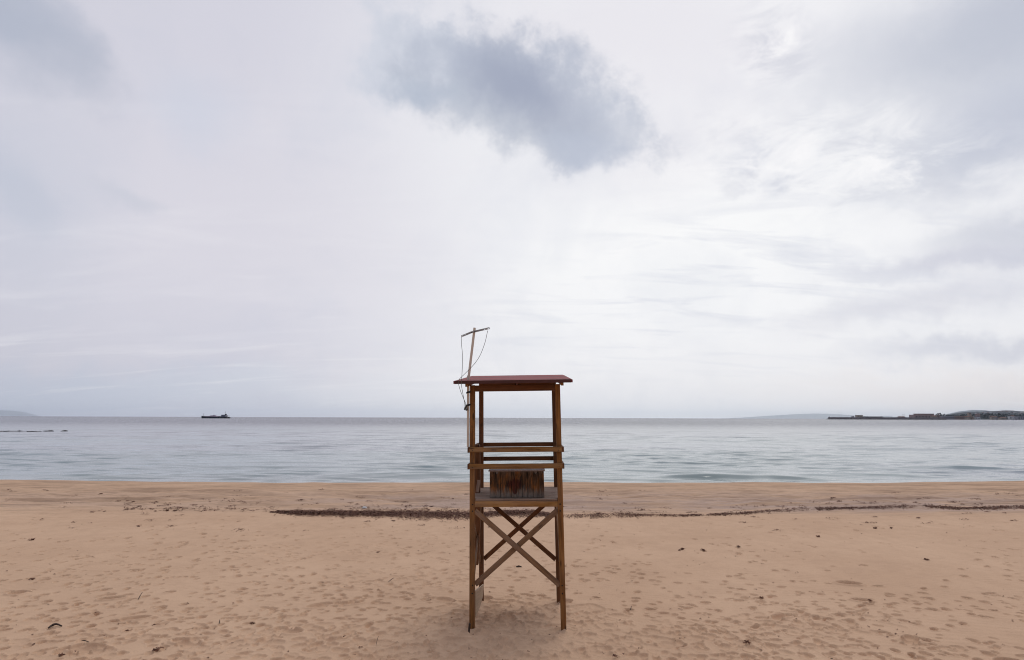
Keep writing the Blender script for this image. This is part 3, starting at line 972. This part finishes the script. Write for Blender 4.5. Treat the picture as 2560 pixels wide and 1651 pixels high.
for a in ((391, 1628, .13, 'dark seaweed clump in a hollow at the bottom, largest of the clumps on the left'),
          (154, 1640, .10, 'small dark seaweed clump at the bottom edge below the curved stick'),
          (630, 1561, .09, 'spiky little seaweed clump in the lower left third of the sand'),
          (318, 1579, .07, 'flat dark seaweed scrap right of the long curved stick'),
          (386, 1564, .06, 'tiny black seaweed scrap on the rim of a footprint at lower left'),
          (80, 1351, .16, 'dark seaweed scrap near the left edge of the sand, higher of the two'),
          (80, 1450, .11, 'black seaweed scrap near the left edge of the sand, lower of the two'),
          (945, 1382, .09, 'small dark seaweed scrap left of the tower braces'),
          (1707, 1375, .17, 'upright dark seaweed clump on open sand, larger of the near pair'),
          (1699, 1377, .10, 'upright dark seaweed clump on open sand, smaller of the near pair'),
          (1759, 1377, .14, 'dark seaweed clump standing just right of the upright pair'),
          (1847, 1368, .12, 'low seaweed clump with a sand tail right of the tower'),
          (2045, 1343, .16, 'flat seaweed clump on the far right sand below the weed line'),
          (2175, 1502, .08, 'black seaweed scrap alone on smooth sand at lower right'),
          (1867, 1609, .12, 'oval black seaweed lump in a hollow at lower right'),
          (1904, 1496, .09, 'small dark seaweed scrap beside the footprints right of the tower'),
          (2316, 1401, .14, 'dark flat seaweed scrap on the far right sand'),
          (2250, 1594, .06, 'tiny black seaweed scrap at the lower right'),
          (1535, 1642, .09, 'dark scrap of seaweed at the bottom edge right of the tower'),
          (2188, 1322, .17, 'brown seaweed clump among small sand tails at the right'),
          (2228, 1322, .13, 'small brown seaweed clump furthest right among the sand tails')):
    clump(*a)
bm = bmesh.new(); bmesh.ops.create_icosphere(bm, subdivisions=2, radius=.09)
for v in bm.verts: v.co = Vector((v.co.x * random.uniform(.8, 1.1), v.co.y * .7, v.co.z * .45 * random.uniform(.7, 1.2)))
o = from_bm('plastic_scrap', bm, m_palewhite); o.location = on_sand(911, 1271) + Vector((0, 0, .02))
tag(o, 'small white plastic scrap just above the dark weed line', 'litter')

# weed line and scraps: uncountable
WL = [(676, 1281, 1.5), (700, 1281, 4), (740, 1283, 6), (850, 1284.5, 8), (950, 1286, 10), (1050, 1287.5, 12), (1150, 1289, 12), (1200, 1289, 9), (1250, 1284, 9), (1330, 1284, 8), (1370, 1288, 6),
      (1412, 1292, 5), (1480, 1291, 6), (1546, 1288, 7), (1600, 1289.5, 4), (1711, 1290, 3), (1837, 1286, 3), (1900, 1281, 4), (1983, 1275, 5), (2080, 1272, 4), (2150, 1271, 3), (2250, 1268, 6), (2330, 1268, 4),
      (2400, 1272, 3.5), (2469, 1271, 4), (2560, 1268, 5), (2700, 1268, 5), (2900, 1269, 4)]
wx = np.array([q_[0] for q_ in WL]); wy = np.array([q_[1] for q_ in WL]); ww_ = np.array([q_[2] for q_ in WL])


def ribbons(name, pts, label):
    verts = []; faces = []
    for (c, L, wd) in pts:
        a = random.uniform(0, 6.283); t = random.uniform(-.35, .35)
        d = Vector((math.cos(a) * math.cos(t), math.sin(a) * math.cos(t), math.sin(t))) * L / 2
        n = Vector((-math.sin(a), math.cos(a), random.uniform(-.9, .9))).normalized() * wd / 2
        m = c + Vector((random.gauss(0, L * .12), random.gauss(0, L * .12), L * .12))
        i = len(verts)
        verts += [c - d - n, c - d + n, m - n, m + n, c + d - n * .5, c + d + n * .5]
        faces += [(i, i + 1, i + 3, i + 2), (i + 2, i + 3, i + 5, i + 4)]
    me = bpy.data.meshes.new(name); me.from_pydata([tuple(v) for v in verts], [], faces)
    o = link_mesh(name, me, m_weed)
    tag(o, label, 'seaweed', kind='stuff')
    return o


raw = []
for i in range(24000):
    x = random.uniform(676, 2900) if random.random() < .55 else random.uniform(690, 1400)
    th = float(np.interp(x, wx, ww_)); yc = float(np.interp(x, wx, wy))
    cl = float(fbm(x * .03, 3.3, 3))
    if x > 1400 and cl < random.uniform(-.5, .25): continue
    if float(vnoise(np.array(x * .09), np.array(7.7))) < random.uniform(-.9, -.05): continue
    y = yc + random.gauss(0, .52) * th * (.9 + .5 * cl)
    t = min(abs(y - yc) / max(th, .1), 1)
    raw.append((x, y, .005 + random.random() * .06 * (1 - t) * min(th / 8, 1), random.uniform(.04, .13), random.uniform(.007, .018)))


def settle(raw):
    return [(c + Vector((0, 0, q_[2])), q_[3], q_[4]) for c, q_ in zip(on_sand_many([r_[:2] for r_ in raw]), raw)]


pts = settle(raw)
ribbons('seaweed_wrack', pts, 'dark brown band of dried seaweed along the beach behind the tower')
raw = []
for i in range(340):       # clustered scraps, mostly seaward of the band
    if random.random() < .7:
        x = random.choice((random.uniform(820, 1200), random.uniform(1412, 2560), random.uniform(300, 680))); y = float(np.interp(x, wx, wy)) - abs(random.gauss(0, 1)) * 17 - 2
    else:
        x = random.uniform(0, 2560); y = random.uniform(1225, 1330)
    if y < 1216: continue
    n = random.randint(2, 14); s = random.uniform(.6, 3.2)
    for j in range(n):
        raw.append((x + random.gauss(0, 3.4 * s), y + random.gauss(0, .5 * s), random.uniform(.004, .02), random.uniform(.04, .11), random.uniform(.008, .02)))
for i in range(380):       # crumbs over the open sand
    x = random.uniform(-100, 2660); y = 1300 + 360 * random.random() ** 1.2
    if x < 1100 and random.random() < .45: continue
    s = random.uniform(.5, 1)
    for j in range(random.randint(1, 4)):
        raw.append((x + random.gauss(0, 1.5), y + random.gauss(0, .8), .008, random.uniform(.012, .045) * s, random.uniform(.005, .011)))
pts = settle(raw)
ribbons('seaweed_scraps', pts, 'loose scraps and crumbs of seaweed strewn over the sand')

# ------------------------------------------------------------------ rocks in the water, left
m_rock = plain('wet_dark_rock', (.022, .018, .018, 1), .7, scale=3)


def rock(x0, x1, top, Y, label, group=None):
    a = at(x0, 1077, Y); b = at(x1, 1077, Y); cx_ = (a.x + b.x) / 2; hw = (b.x - a.x) / 2
    zt_ = top
    bm = bmesh.new(); bmesh.ops.create_icosphere(bm, subdivisions=3, radius=1)
    sd_ = random.random() * 50
    for v in bm.verts:
        q_ = v.co
        n = 1 + .5 * float(fbm(np.array(q_.x * 1.7 + sd_), np.array(q_.z * 1.7 + q_.y * 2 + sd_), 3))
        v.co = Vector((q_.x * n * hw, q_.y * n * 1.2, q_.z * n * (zt_ * .55 + .22)))
    o = from_bm('rock', bm, m_rock); o.location = (cx_, Y, SEA - .2)
    tag(o, label, 'rock', group)


x = -60
rl = 'dark low rock in the long unbroken row at the left edge of the sea'
for x0, x1, t in ((-90, -50, .3), (-55, -14, .3), (0, 14, .33), (13, 30, .32), (28, 44, .30), (42, 60, .42), (57, 74, .28), (71, 90, .28), (87, 102, .24)):
    rock(x0, x1, t, 128 + random.uniform(-1.5, 1.5), rl, 'rocks awash in the row at left')
rock(109, 131, .40, 131, 'separate long dark rock just right of the row in the sea')
rock(155, 166, .42, 132, 'small dark rock, last and rightmost of those in the sea')

# ------------------------------------------------------------------ ship
YS = 1180.0
so = at(503, 1045, YS); se = at(574.5, 1045, YS)
ship = empty('cargo_ship', ((so.x + se.x) / 2, YS, SEA))
tag(ship, 'dark hulled cargo ship with aft wheelhouse anchored on the horizon', 'ship')
L = (se.x - so.x); S = L / 71.0     # metres per photo pixel at that range
m_hull = plain('dark_blue_hull', (.018, .022, .040, 1), .5, scale=.2)
m_sup = plain('grey_white_superstructure', (.30, .31, .37, 1), .6, scale=.5)
m_dk = plain('dark_fittings', (.04, .03, .05, 1), .7, scale=.5)
m_cargo = plain('pale_pink_cargo', (.72, .60, .68, 1), .8, scale=.4)
st = []   # stations: x, half beam at deck, at waterline, deck height
prof = [(0, .05, .02, 5.6), (1.5, 1.1, .05, 5.6), (4, 2.9, 1.0, 5.5), (7, 4.2, 2.8, 5.0), (12, 4.8, 4.4, 4.6), (16, 4.8, 4.7, 4.2), (42, 4.8, 4.7, 3.9), (52, 4.8, 4.6, 3.4), (64, 4.4, 3.8, 3.0), (69.5, 3.6, 2.2, 3.0), (71, 3.2, 1.5, 3.0)]
bm = bmesh.new(); rings = []
for (xx, hb, hw, dh) in prof:
    X = xx * S - L / 2
    rake = max(0, 1.5 - xx) * S
    rings.append([bm.verts.new((X, -hb, dh * S)), bm.verts.new((X + rake * .6, -hw, 0)), bm.verts.new((X + rake, -hw * .6, -2)), bm.verts.new((X + rake, hw * .6, -2)), bm.verts.new((X + rake * .6, hw, 0)), bm.verts.new((X, hb, dh * S))])
for a, b in zip(rings, rings[1:]):
    for i in range(6): bm.faces.new((a[i], a[(i + 1) % 6], b[(i + 1) % 6], b[i]))
bm.faces.new(rings[0]); bm.faces.new(rings[-1][::-1])
from_bm('hull', bm, m_hull, ship)


def sbox(name, x0, x1, z0, z1, dep, mat, parent=ship, bev=0):
    bm = bmesh.new()
    add_box(bm, ((x0 + x1) / 2 * S - L / 2, 0, (z0 + z1) / 2 * S), ((x1 - x0) * S, dep, (z1 - z0) * S), bev=bev)
    return from_bm(name, bm, mat, parent)


wh = sbox('wheelhouse', 50.8, 62, 3.3, 6.9, 8, m_sup)
sbox('bridge_deck', 51.5, 60.5, 6.9, 8.9, 7.4, m_sup, wh)
sbox('window_band', 51.2, 60.8, 7.7, 8.4, 7.6, m_dk, wh)
sbox('window_band', 52.6, 61.0, 5.1, 5.9, 8.3, m_dk, wh)
sbox('funnel', 59.5, 62, 8.9, 10.8, 2.4, m_dk)
sbox('lifeboat', 62.6, 66.2, 4.4, 7.2, 2.2, plain('faded_red_boat', (.16, .05, .07, 1), .6), ship, 1.0)
sbox('aft_mast', 68.2, 68.8, 3, 8.2, .6, m_dk)
sbox('main_mast', 58.3, 58.75, 8.9, 16.8, .5, m_dk)
sbox('fore_mast', 5.4, 5.95, 5.2, 12.8, .5, m_sup)
sbox('hatch_coaming', 9, 27, 4.2, 5.6, 7, m_cargo)
bm = bmesh.new()
for i in range(26):
    u_ = random.random(); xx = 19 + 24 * u_; hh = 4.3 + 2.6 * math.sin(u_ * math.pi) * random.uniform(.2, 1)
    add_box(bm, (xx * S - L / 2, random.uniform(-3, 3), (hh / 2 + 2) * S), (random.uniform(1.2, 4) * S, 2, (hh - 4 + 2.6) * S))
add_box(bm, (31 * S - L / 2, 0, 4.15 * S), (26 * S, 6.5, .9 * S))
from_bm('deck_cargo', bm, m_cargo, ship)
for xx in (14.5, 16.6, 45, 48): sbox('deck_locker', xx - .4, xx + .4, 3.9, 5.3, 5, m_dk)

# ------------------------------------------------------------------ far hills
def hill(name, outline, Y, depth, mat, foot=SEA - 30, rough=.0):
    """ridge whose skyline follows the outline; slopes down in front and behind"""
    P = [at(px, py, Y) for px, py in outline]
    n = 8
    bm = bmesh.new(); rows = []
    xs = np.linspace(P[0].x, P[-1].x, max(40, int(len(P) * 6)))
    zs = np.interp(xs, [q_.x for q_ in P], [q_.z for q_ in P])
    pxw = Y / F
    zs = zs + rough * pxw * fbm(xs / (pxw * 3), xs * 0 + 2, 4)
    for j in range(-n, n + 1):
        t = j / n; s = math.cos(t * math.pi / 2) ** .8 if abs(t) < 1 else 0
        rows.append([bm.verts.new((xx + random.uniform(-.2, .2) * pxw, Y + t * depth, foot + (zz - foot) * s * (1 if j == 0 else 1 + rough * .02 * random.uniform(-1, 1)))) for xx, zz in zip(xs, zs)])
    for a, b in zip(rows, rows[1:]):
        for i in range(len(xs) - 1): bm.faces.new((a[i], a[i + 1], b[i + 1], b[i]))
    o = from_bm(name, bm, mat, smooth=True); o['kind'] = 'structure'
    return o


m_hill = plain('far_scrub_hazed', (.16, .20, .22, 1), .95, scale=.002)  # albedo paled and blued: part of the distance haze is painted in
m_wood = plain('pine_wood', (.040, .062, .078, 1), .95, scale=.02, var=.3)  # bluish haze tint mixed into the green of the pines
m_ridge = plain('town_ridge', (.055, .075, .10, 1), .95, scale=.01, var=.3)  # ridge green shifted to blue, haze painted into the colour
m_bluehill = plain('haze_tinted_scrub', (.08, .11, .15, 1), .95, scale=.005)  # blue is painted haze on top of the volume, not the scrub's own colour
hill('far_headland', [(-400, 1036), (-200, 1031), (-60, 1026.5), (0, 1026), (25, 1027), (42, 1029), (53, 1034), (60, 1040)], 60000, 2500, m_hill)
hill('far_hill', [(1820, 1046.2), (1860, 1044), (1920, 1040), (1985, 1036), (2040, 1034), (2090, 1035.5), (2150, 1040), (2200, 1043), (2260, 1044)], 60000, 2500, m_hill)
hill('low_hill', [(2180, 1046), (2200, 1042), (2216, 1040), (2230, 1042.5), (2255, 1041.5), (2290, 1044)], 45000, 1500, m_hill)
hill('blue_hill', [(2370, 1040), (2392, 1033), (2410, 1028), (2436, 1025.3), (2455, 1026), (2480, 1030), (2540, 1034), (2620, 1040)], 24000, 1400, m_bluehill)
hill('town_hill', [(2370, 1040), (2400, 1032.5), (2424, 1030), (2450, 1029.2), (2480, 1028.5), (2505, 1027.5), (2514, 1026), (2530, 1027.5), (2560, 1029), (2640, 1031), (2900, 1035)], 9000, 500, m_ridge, rough=1.0)

# wooded shore: one far-off wood that reads as one mass
Yw = 4200
hill('shore_rise', [(2338, 1046), (2350, 1040), (2400, 1038), (2450, 1036), (2560, 1037), (2900, 1038)], Yw, 260, m_wood)
bm = bmesh.new()
for i in range(1500):
    px = random.uniform(2338, 2900); top = float(np.interp(px, [2338, 2346, 2352, 2362, 2380, 2420, 2440, 2560, 2900], [1037, 1033, 1034, 1036, 1037.5, 1036.5, 1034, 1035, 1037]))
    py = random.uniform(top, 1045)
    YY = Yw - 80 * (py - top) / 10 - 150 + random.uniform(-20, 20)
    c = at(px, py, YY); r = random.uniform(2.2, 6)
    q_ = bmesh.ops.create_icosphere(bm, subdivisions=1, radius=r)
    for v in q_['verts']: v.co = Vector((v.co.x * random.uniform(.8, 1.3), v.co.y, v.co.z * random.uniform(.6, 1.1))) + c
o = from_bm('pine_wood', bm, m_wood); tag(o, 'dark wood of pines along the far right shore', 'wood', kind='stuff')

# ------------------------------------------------------------------ harbour
YB = 2500.0
pxB = YB / F
m_stone = plain('breakwater_stone', (.34, .30, .31, 1), .9, scale=.2)
m_stone_d = plain('breakwater_rubble', (.16, .14, .15, 1), .95, scale=.3, var=.3)
b0 = at(2064, 1047, YB); b1 = at(2362, 1047, YB)
bw = empty('breakwater', ((b0.x + b1.x) / 2, YB, SEA))
tag(bw, 'long low stone breakwater reaching left from the far shore', 'breakwater')
hw_ = (b1.x - b0.x) / 2
zt_ = at(2200, 1043.7, YB).z - SEA
bm = bmesh.new()
vs = add_box(bm, (8, 0, zt_ / 2 - 1), (2 * hw_ - 16, 12, zt_ + 2))
from_bm('wall', bm, m_stone, bw)
bm = bmesh.new()
a_ = [(-hw_, -9, -2), (-hw_ - 2, 9, -2), (-hw_ + 18, 6, zt_ - .5), (-hw_ + 18, -6, zt_ - .5)]
for sgn in (1,):
    base = [bm.verts.new(v) for v in ((-hw_, -16, -2), (hw_, -16, -2), (hw_, -6.5, zt_ * .45), (-hw_ + 12, -6.5, zt_ * .45), (-hw_ + 16, 6, zt_ * .5), (-hw_ + 2, 12, -2))]
    bm.faces.new(base[:4]); bm.faces.new((base[0], base[3], base[4], base[5])); bm.faces.new((base[3], base[4], bm.verts.new((-hw_ + 30, 0, zt_ - .4))))
for i in range(160):
    xx = random.uniform(-hw_, hw_); q_ = bmesh.ops.create_icosphere(bm, subdivisions=1, radius=random.uniform(1.2, 2.6))
    for v in q_['verts']: v.co += Vector((xx, -12 + random.uniform(-3, 3), random.uniform(.2, 1.8)))
from_bm('rubble', bm, m_stone_d, bw)

cols = {'cream': (.58, .50, .42, 1), 'brick': (.38, .26, .23, 1), 'pink': (.46, .33, .32, 1), 'grey': (.36, .34, .38, 1), 'white': (.80, .80, .80, 1), 'slate': (.11, .11, .14, 1), 'tan': (.48, .37, .30, 1)}
MC = {k_: plain('wall_' + k_, v, .8, scale=.15) for k_, v in cols.items()}
m_tile = plain('roof_tile', (.20, .10, .08, 1), .8, scale=.3)
m_glass = plain('dark_window', (.03, .035, .045, 1), .3)


def building(name, x0, x1, ytop, Y, wallm, label, cat='building', ybase=None, depth=14, roof='flat', rm=None, wins=(3, 2), group=None):
    a = at(x0, 1046, Y); b = at(x1, 1046, Y); top = at((x0 + x1) / 2, ytop, Y).z
    base = SEA - .5 if ybase is None else at((x0 + x1) / 2, ybase, Y).z
    W_ = b.x - a.x; Hh = top - base
    e = empty(name, ((a.x + b.x) / 2, Y, base)); tag(e, label, cat, group)
    bm = bmesh.new(); hw = Hh if roof == 'flat' else Hh * .75
    add_box(bm, (0, depth / 2, hw / 2), (W_, depth, hw)); from_bm('wall', bm, MC[wallm], e)
    bm = bmesh.new()
    if roof == 'flat':
        add_box(bm, (0, depth / 2, hw + .35), (W_ + .8, depth + .8, .7)); from_bm('roof', bm, rm or MC[wallm], e)
    else:
        v = [bm.verts.new(q_) for q_ in ((-W_ / 2 - .5, -.5, hw), (W_ / 2 + .5, -.5, hw), (W_ / 2 + .5, depth + .5, hw), (-W_ / 2 - .5, depth + .5, hw), (-W_ / 2, depth / 2, Hh), (W_ / 2, depth / 2, Hh))]
        for f_ in ((0, 1, 5, 4), (2, 3, 4, 5), (0, 4, 3), (1, 2, 5), (0, 3, 2, 1)): bm.faces.new([v[i] for i in f_])
        from_bm('roof', bm, rm or m_tile, e)
    nx, nz = wins
    for i in range(nx):
        for j in range(nz):
            bm = bmesh.new(); add_box(bm, ((i + .5) / nx * W_ - W_ / 2, -.05, (j + .55) / nz * hw), (W_ / nx * .42, .3, hw / nz * .42))
            from_bm('window', bm, m_glass, e)
    return e


building('harbour_house', 2143.7, 2157.8, 1038.6, YB + 10, 'cream', 'pale square flat roofed house standing alone on the breakwater', wins=(3, 2), depth=16, rm=MC['slate'])
building('harbour_hut', 2131, 2135.8, 1041.2, YB + 8, 'grey', 'tiny grey hut on the breakwater left of the square house', 'hut', wins=(1, 1), depth=6)
building('long_shed', 2163, 2207, 1042.0, YB + 12, 'slate', 'long low dark shed on the breakwater right of the square house', 'shed', wins=(6, 1), depth=14)
building('harbour_office', 2248, 2263.5, 1041.3, YB + 12, 'pink', 'small reddish building below three thin masts on the breakwater', wins=(3, 1), depth=12, roof='gable')
building('fort_wall', 2288, 2336, 1037.5, YB + 160, 'pink', 'low pinkish fortress at the landward end of the breakwater', 'fortress', wins=(6, 1), depth=40)
building('fort_keep', 2296, 2336.5, 1034.9, YB + 210, 'brick', 'upper reddish block rising behind the pinkish fortress', 'fortress', wins=(5, 2), depth=30)
building('quay_building', 2331.5, 2344.5, 1038.8, YB + 60, 'cream', 'cream gabled building between the fortress and the crane', wins=(3, 2), roof='gable')
building('quay_warehouse', 2358, 2386, 1040.6, 2900, 'grey', 'long grey warehouse on the shore right of the crane', 'warehouse', wins=(6, 1), depth=20)
building('quay_warehouse', 2386, 2412, 1041.0, 2950, 'brick', 'long brick red warehouse next to the grey one on the shore', 'warehouse', wins=(6, 1), depth=20)
building('tower_block', 2424, 2430, 1032.5, 3000, 'tan', 'tall narrow tan tower block on the far shore', 'tower', wins=(2, 5), depth=12)
building('shore_house', 2411, 2426, 1040.5, 2990, 'cream', 'cream house at the foot of the tan tower block, left side', 'house', wins=(4, 2), roof='gable')
building('shore_house', 2430, 2434.5, 1041.5, 2990, 'tan', 'small tan annex at the right foot of the tower block', 'house', wins=(1, 2))
building('hillside_house', 2443.5, 2452, 1034.6, 3600, 'pink', 'dusky pink building climbing the wood right of the tower block', ybase=1042, wins=(3, 3), roof='gable')
building('shore_house', 2440, 2451, 1043.4, 2980, 'white', 'low white house on the shore below the dusky pink building', 'house', wins=(3, 1))
building('shore_villa', 2479.5, 2487.5, 1039.8, 2980, 'cream', 'cream villa standing alone on the shore in front of the wood', 'house', wins=(3, 2), roof='gable')
building('shore_house', 2489, 2495, 1041.0, 3000, 'grey', 'small grey house directly right of the cream villa', 'house', wins=(2, 2), roof='gable')
building('shore_house', 2501, 2517, 1042.8, 2960, 'cream', 'long low cream house on the shore between villa and white hall', 'house', wins=(5, 1), roof='gable')
building('shore_house', 2525, 2531, 1041.4, 2960, 'white', 'small pale house just left of the taller white house', 'house', wins=(2, 1))
building('shore_house', 2531, 2538.5, 1038.8, 2990, 'white', 'taller white house with slanted roof at the right shore', 'house', wins=(2, 2), roof='gable')
building('boat_hall', 2545, 2600, 1042.2, 2900, 'grey', 'long boat hall with bright white roof at the right edge', 'hall', wins=(9, 1), depth=20, rm=MC['white'])
for i in range(34):
    px = random.uniform(2432, 2640); top = float(np.interp(px, [2432, 2480, 2514, 2560, 2640], [1031, 1029.5, 1027.5, 1030, 1032]))
    py = top + random.uniform(0, 4.2)
    building('ridge_house', px, px + random.uniform(2.2, 5.0), py, 8350 + random.uniform(-10, 10), random.choice(('white', 'white', 'cream', 'pink')), 'tiny pale house among many on the ridge behind the wood', 'house',
             ybase=py + 2.2, wins=(0, 0), depth=18, roof=random.choice(('flat', 'gable')), group='pale houses on the far ridge')


def pole(px, ytop, ybase, Y, r, label, mat=None, name='mast_pole', cat='mast', group=None, head=False):
    a = at(px, ybase, Y); b = at(px, ytop, Y)
    bm = bmesh.new(); tube_bm(bm, [(0, 0, 0), (0, 0, b.z - a.z)], [r, r * .6], 6)
    if head: add_box(bm, (0, 0, b.z - a.z), (2.6, .8, .7))
    o = from_bm(name, bm, mat or MC['slate']); o.location = a
    tag(o, label, cat, group)


pole(2098.5, 1031, 1044, YB, .22, 'tall thin light mast on the breakwater, left of the two', head=True, cat='light mast')
pole(2104, 1031, 1044, YB, .22, 'tall thin light mast on the breakwater, right of the two', head=True, cat='light mast')
pole(2168.6, 1038.8, 1046, YB - 8, .5, 'dark post in front of the long shed', cat='post')
pole(2229, 1040, 1044, YB, .45, 'short dark post midway along the breakwater', cat='post')
pole(2257.2, 1034.5, 1042, YB + 14, .3, 'left one of three thin masts over the reddish building')
pole(2259.6, 1034.7, 1042, YB + 18, .3, 'middle one of three thin masts over the reddish building')
pole(2262, 1034.5, 1042, YB + 14, .3, 'right one of three thin masts over the reddish building')
pole(2356.5, 1027.5, 1040, 2700, .3, 'thin tall antenna mast right of the crane', cat='antenna')
bc = at(2074.5, 1044, YB)
bm = bmesh.new(); tube_bm(bm, [(0, 0, 0), (0, 0, 3.5), (0, 0, 3.6), (0, 0, 4.4)], [.9, .6, 1.0, .7], 8); add_box(bm, (0, 0, 4.9), (.5, .5, .9))
o = from_bm('beacon', bm, MC['slate']); o.location = bc; tag(o, 'small dark beacon on the left tip of the breakwater', 'beacon')
# harbour crane
ca_ = at(2348.5, 1046.5, YB + 20); ct = at(2348.5, 1033.5, YB + 20); hC = ct.z - ca_.z
m_crane = plain('pale_pink_steel', (.48, .33, .31, 1), .6, scale=1)
crane = empty('harbour_crane', ca_); tag(crane, 'pale pinkish harbour crane at the inner end of the breakwater', 'crane')
bm = bmesh.new()
for sx in (-1, 1):
    for sy in (-1, 1): tube_bm(bm, [(sx * 4.5, sy * 3, 0), (sx * 1.8, sy * 1.4, hC * .62)], .6, 5)
tube_bm(bm, [(-3.6, -2.6, hC * .2), (3.6, -2.6, hC * .2)], .4, 5)
tube_bm(bm, [(-3.2, -2.2, hC * .4), (3.2, -2.2, hC * .4)], .4, 5)
from_bm('portal', bm, m_crane, crane)
bm = bmesh.new(); add_box(bm, (0, 0, hC * .66), (4.6, 4, hC * .14)); from_bm('cab', bm, m_crane, crane)
bm = bmesh.new(); tube_bm(bm, [(1, 0, hC * .7), (-4.2, 0, hC * 1.0)], .5, 5); tube_bm(bm, [(1.2, 0, hC * .72), (2.2, 0, hC * .95), (-4.2, 0, hC * 1.0)], .3, 5); from_bm('jib', bm, m_crane, crane)

# ------------------------------------------------------------------ haze over the water
m_haze = bpy.data.materials.new('haze_air'); m_haze.use_nodes = True
nt = m_haze.node_tree; nt.nodes.clear()
ho = nt.nodes.new('ShaderNodeOutputMaterial'); pv = nt.nodes.new('ShaderNodeVolumePrincipled')
pv.inputs['Color'].default_value = (.86, .93, 1.0, 1); pv.inputs['Density'].default_value = 1.9e-5; pv.inputs['Anisotropy'].default_value = .85
nt.links.new(pv.outputs[0], ho.inputs['Volume'])
HZ = True
if HZ:
    bm = bmesh.new(); add_box(bm, (0, 31500, 320), (180000, 69000, 800))
    hz = from_bm('haze', bm, m_haze); hz['kind'] = 'stuff'; hz['label'] = 'thin pale sea haze over the whole bay'

# ------------------------------------------------------------------ render settings
scene.view_settings.view_transform = 'Standard'
scene.view_settings.look = 'None'
scene.view_settings.exposure = 0
scene.view_settings.gamma = 1
scene.render.engine = 'CYCLES'
scene.cycles.use_denoising = True
scene.cycles.filter_width = 1.05
scene.cycles.max_bounces = 6
scene.cycles.volume_bounces = 0
scene.cycles.caustics_reflective = False
scene.cycles.caustics_refractive = False
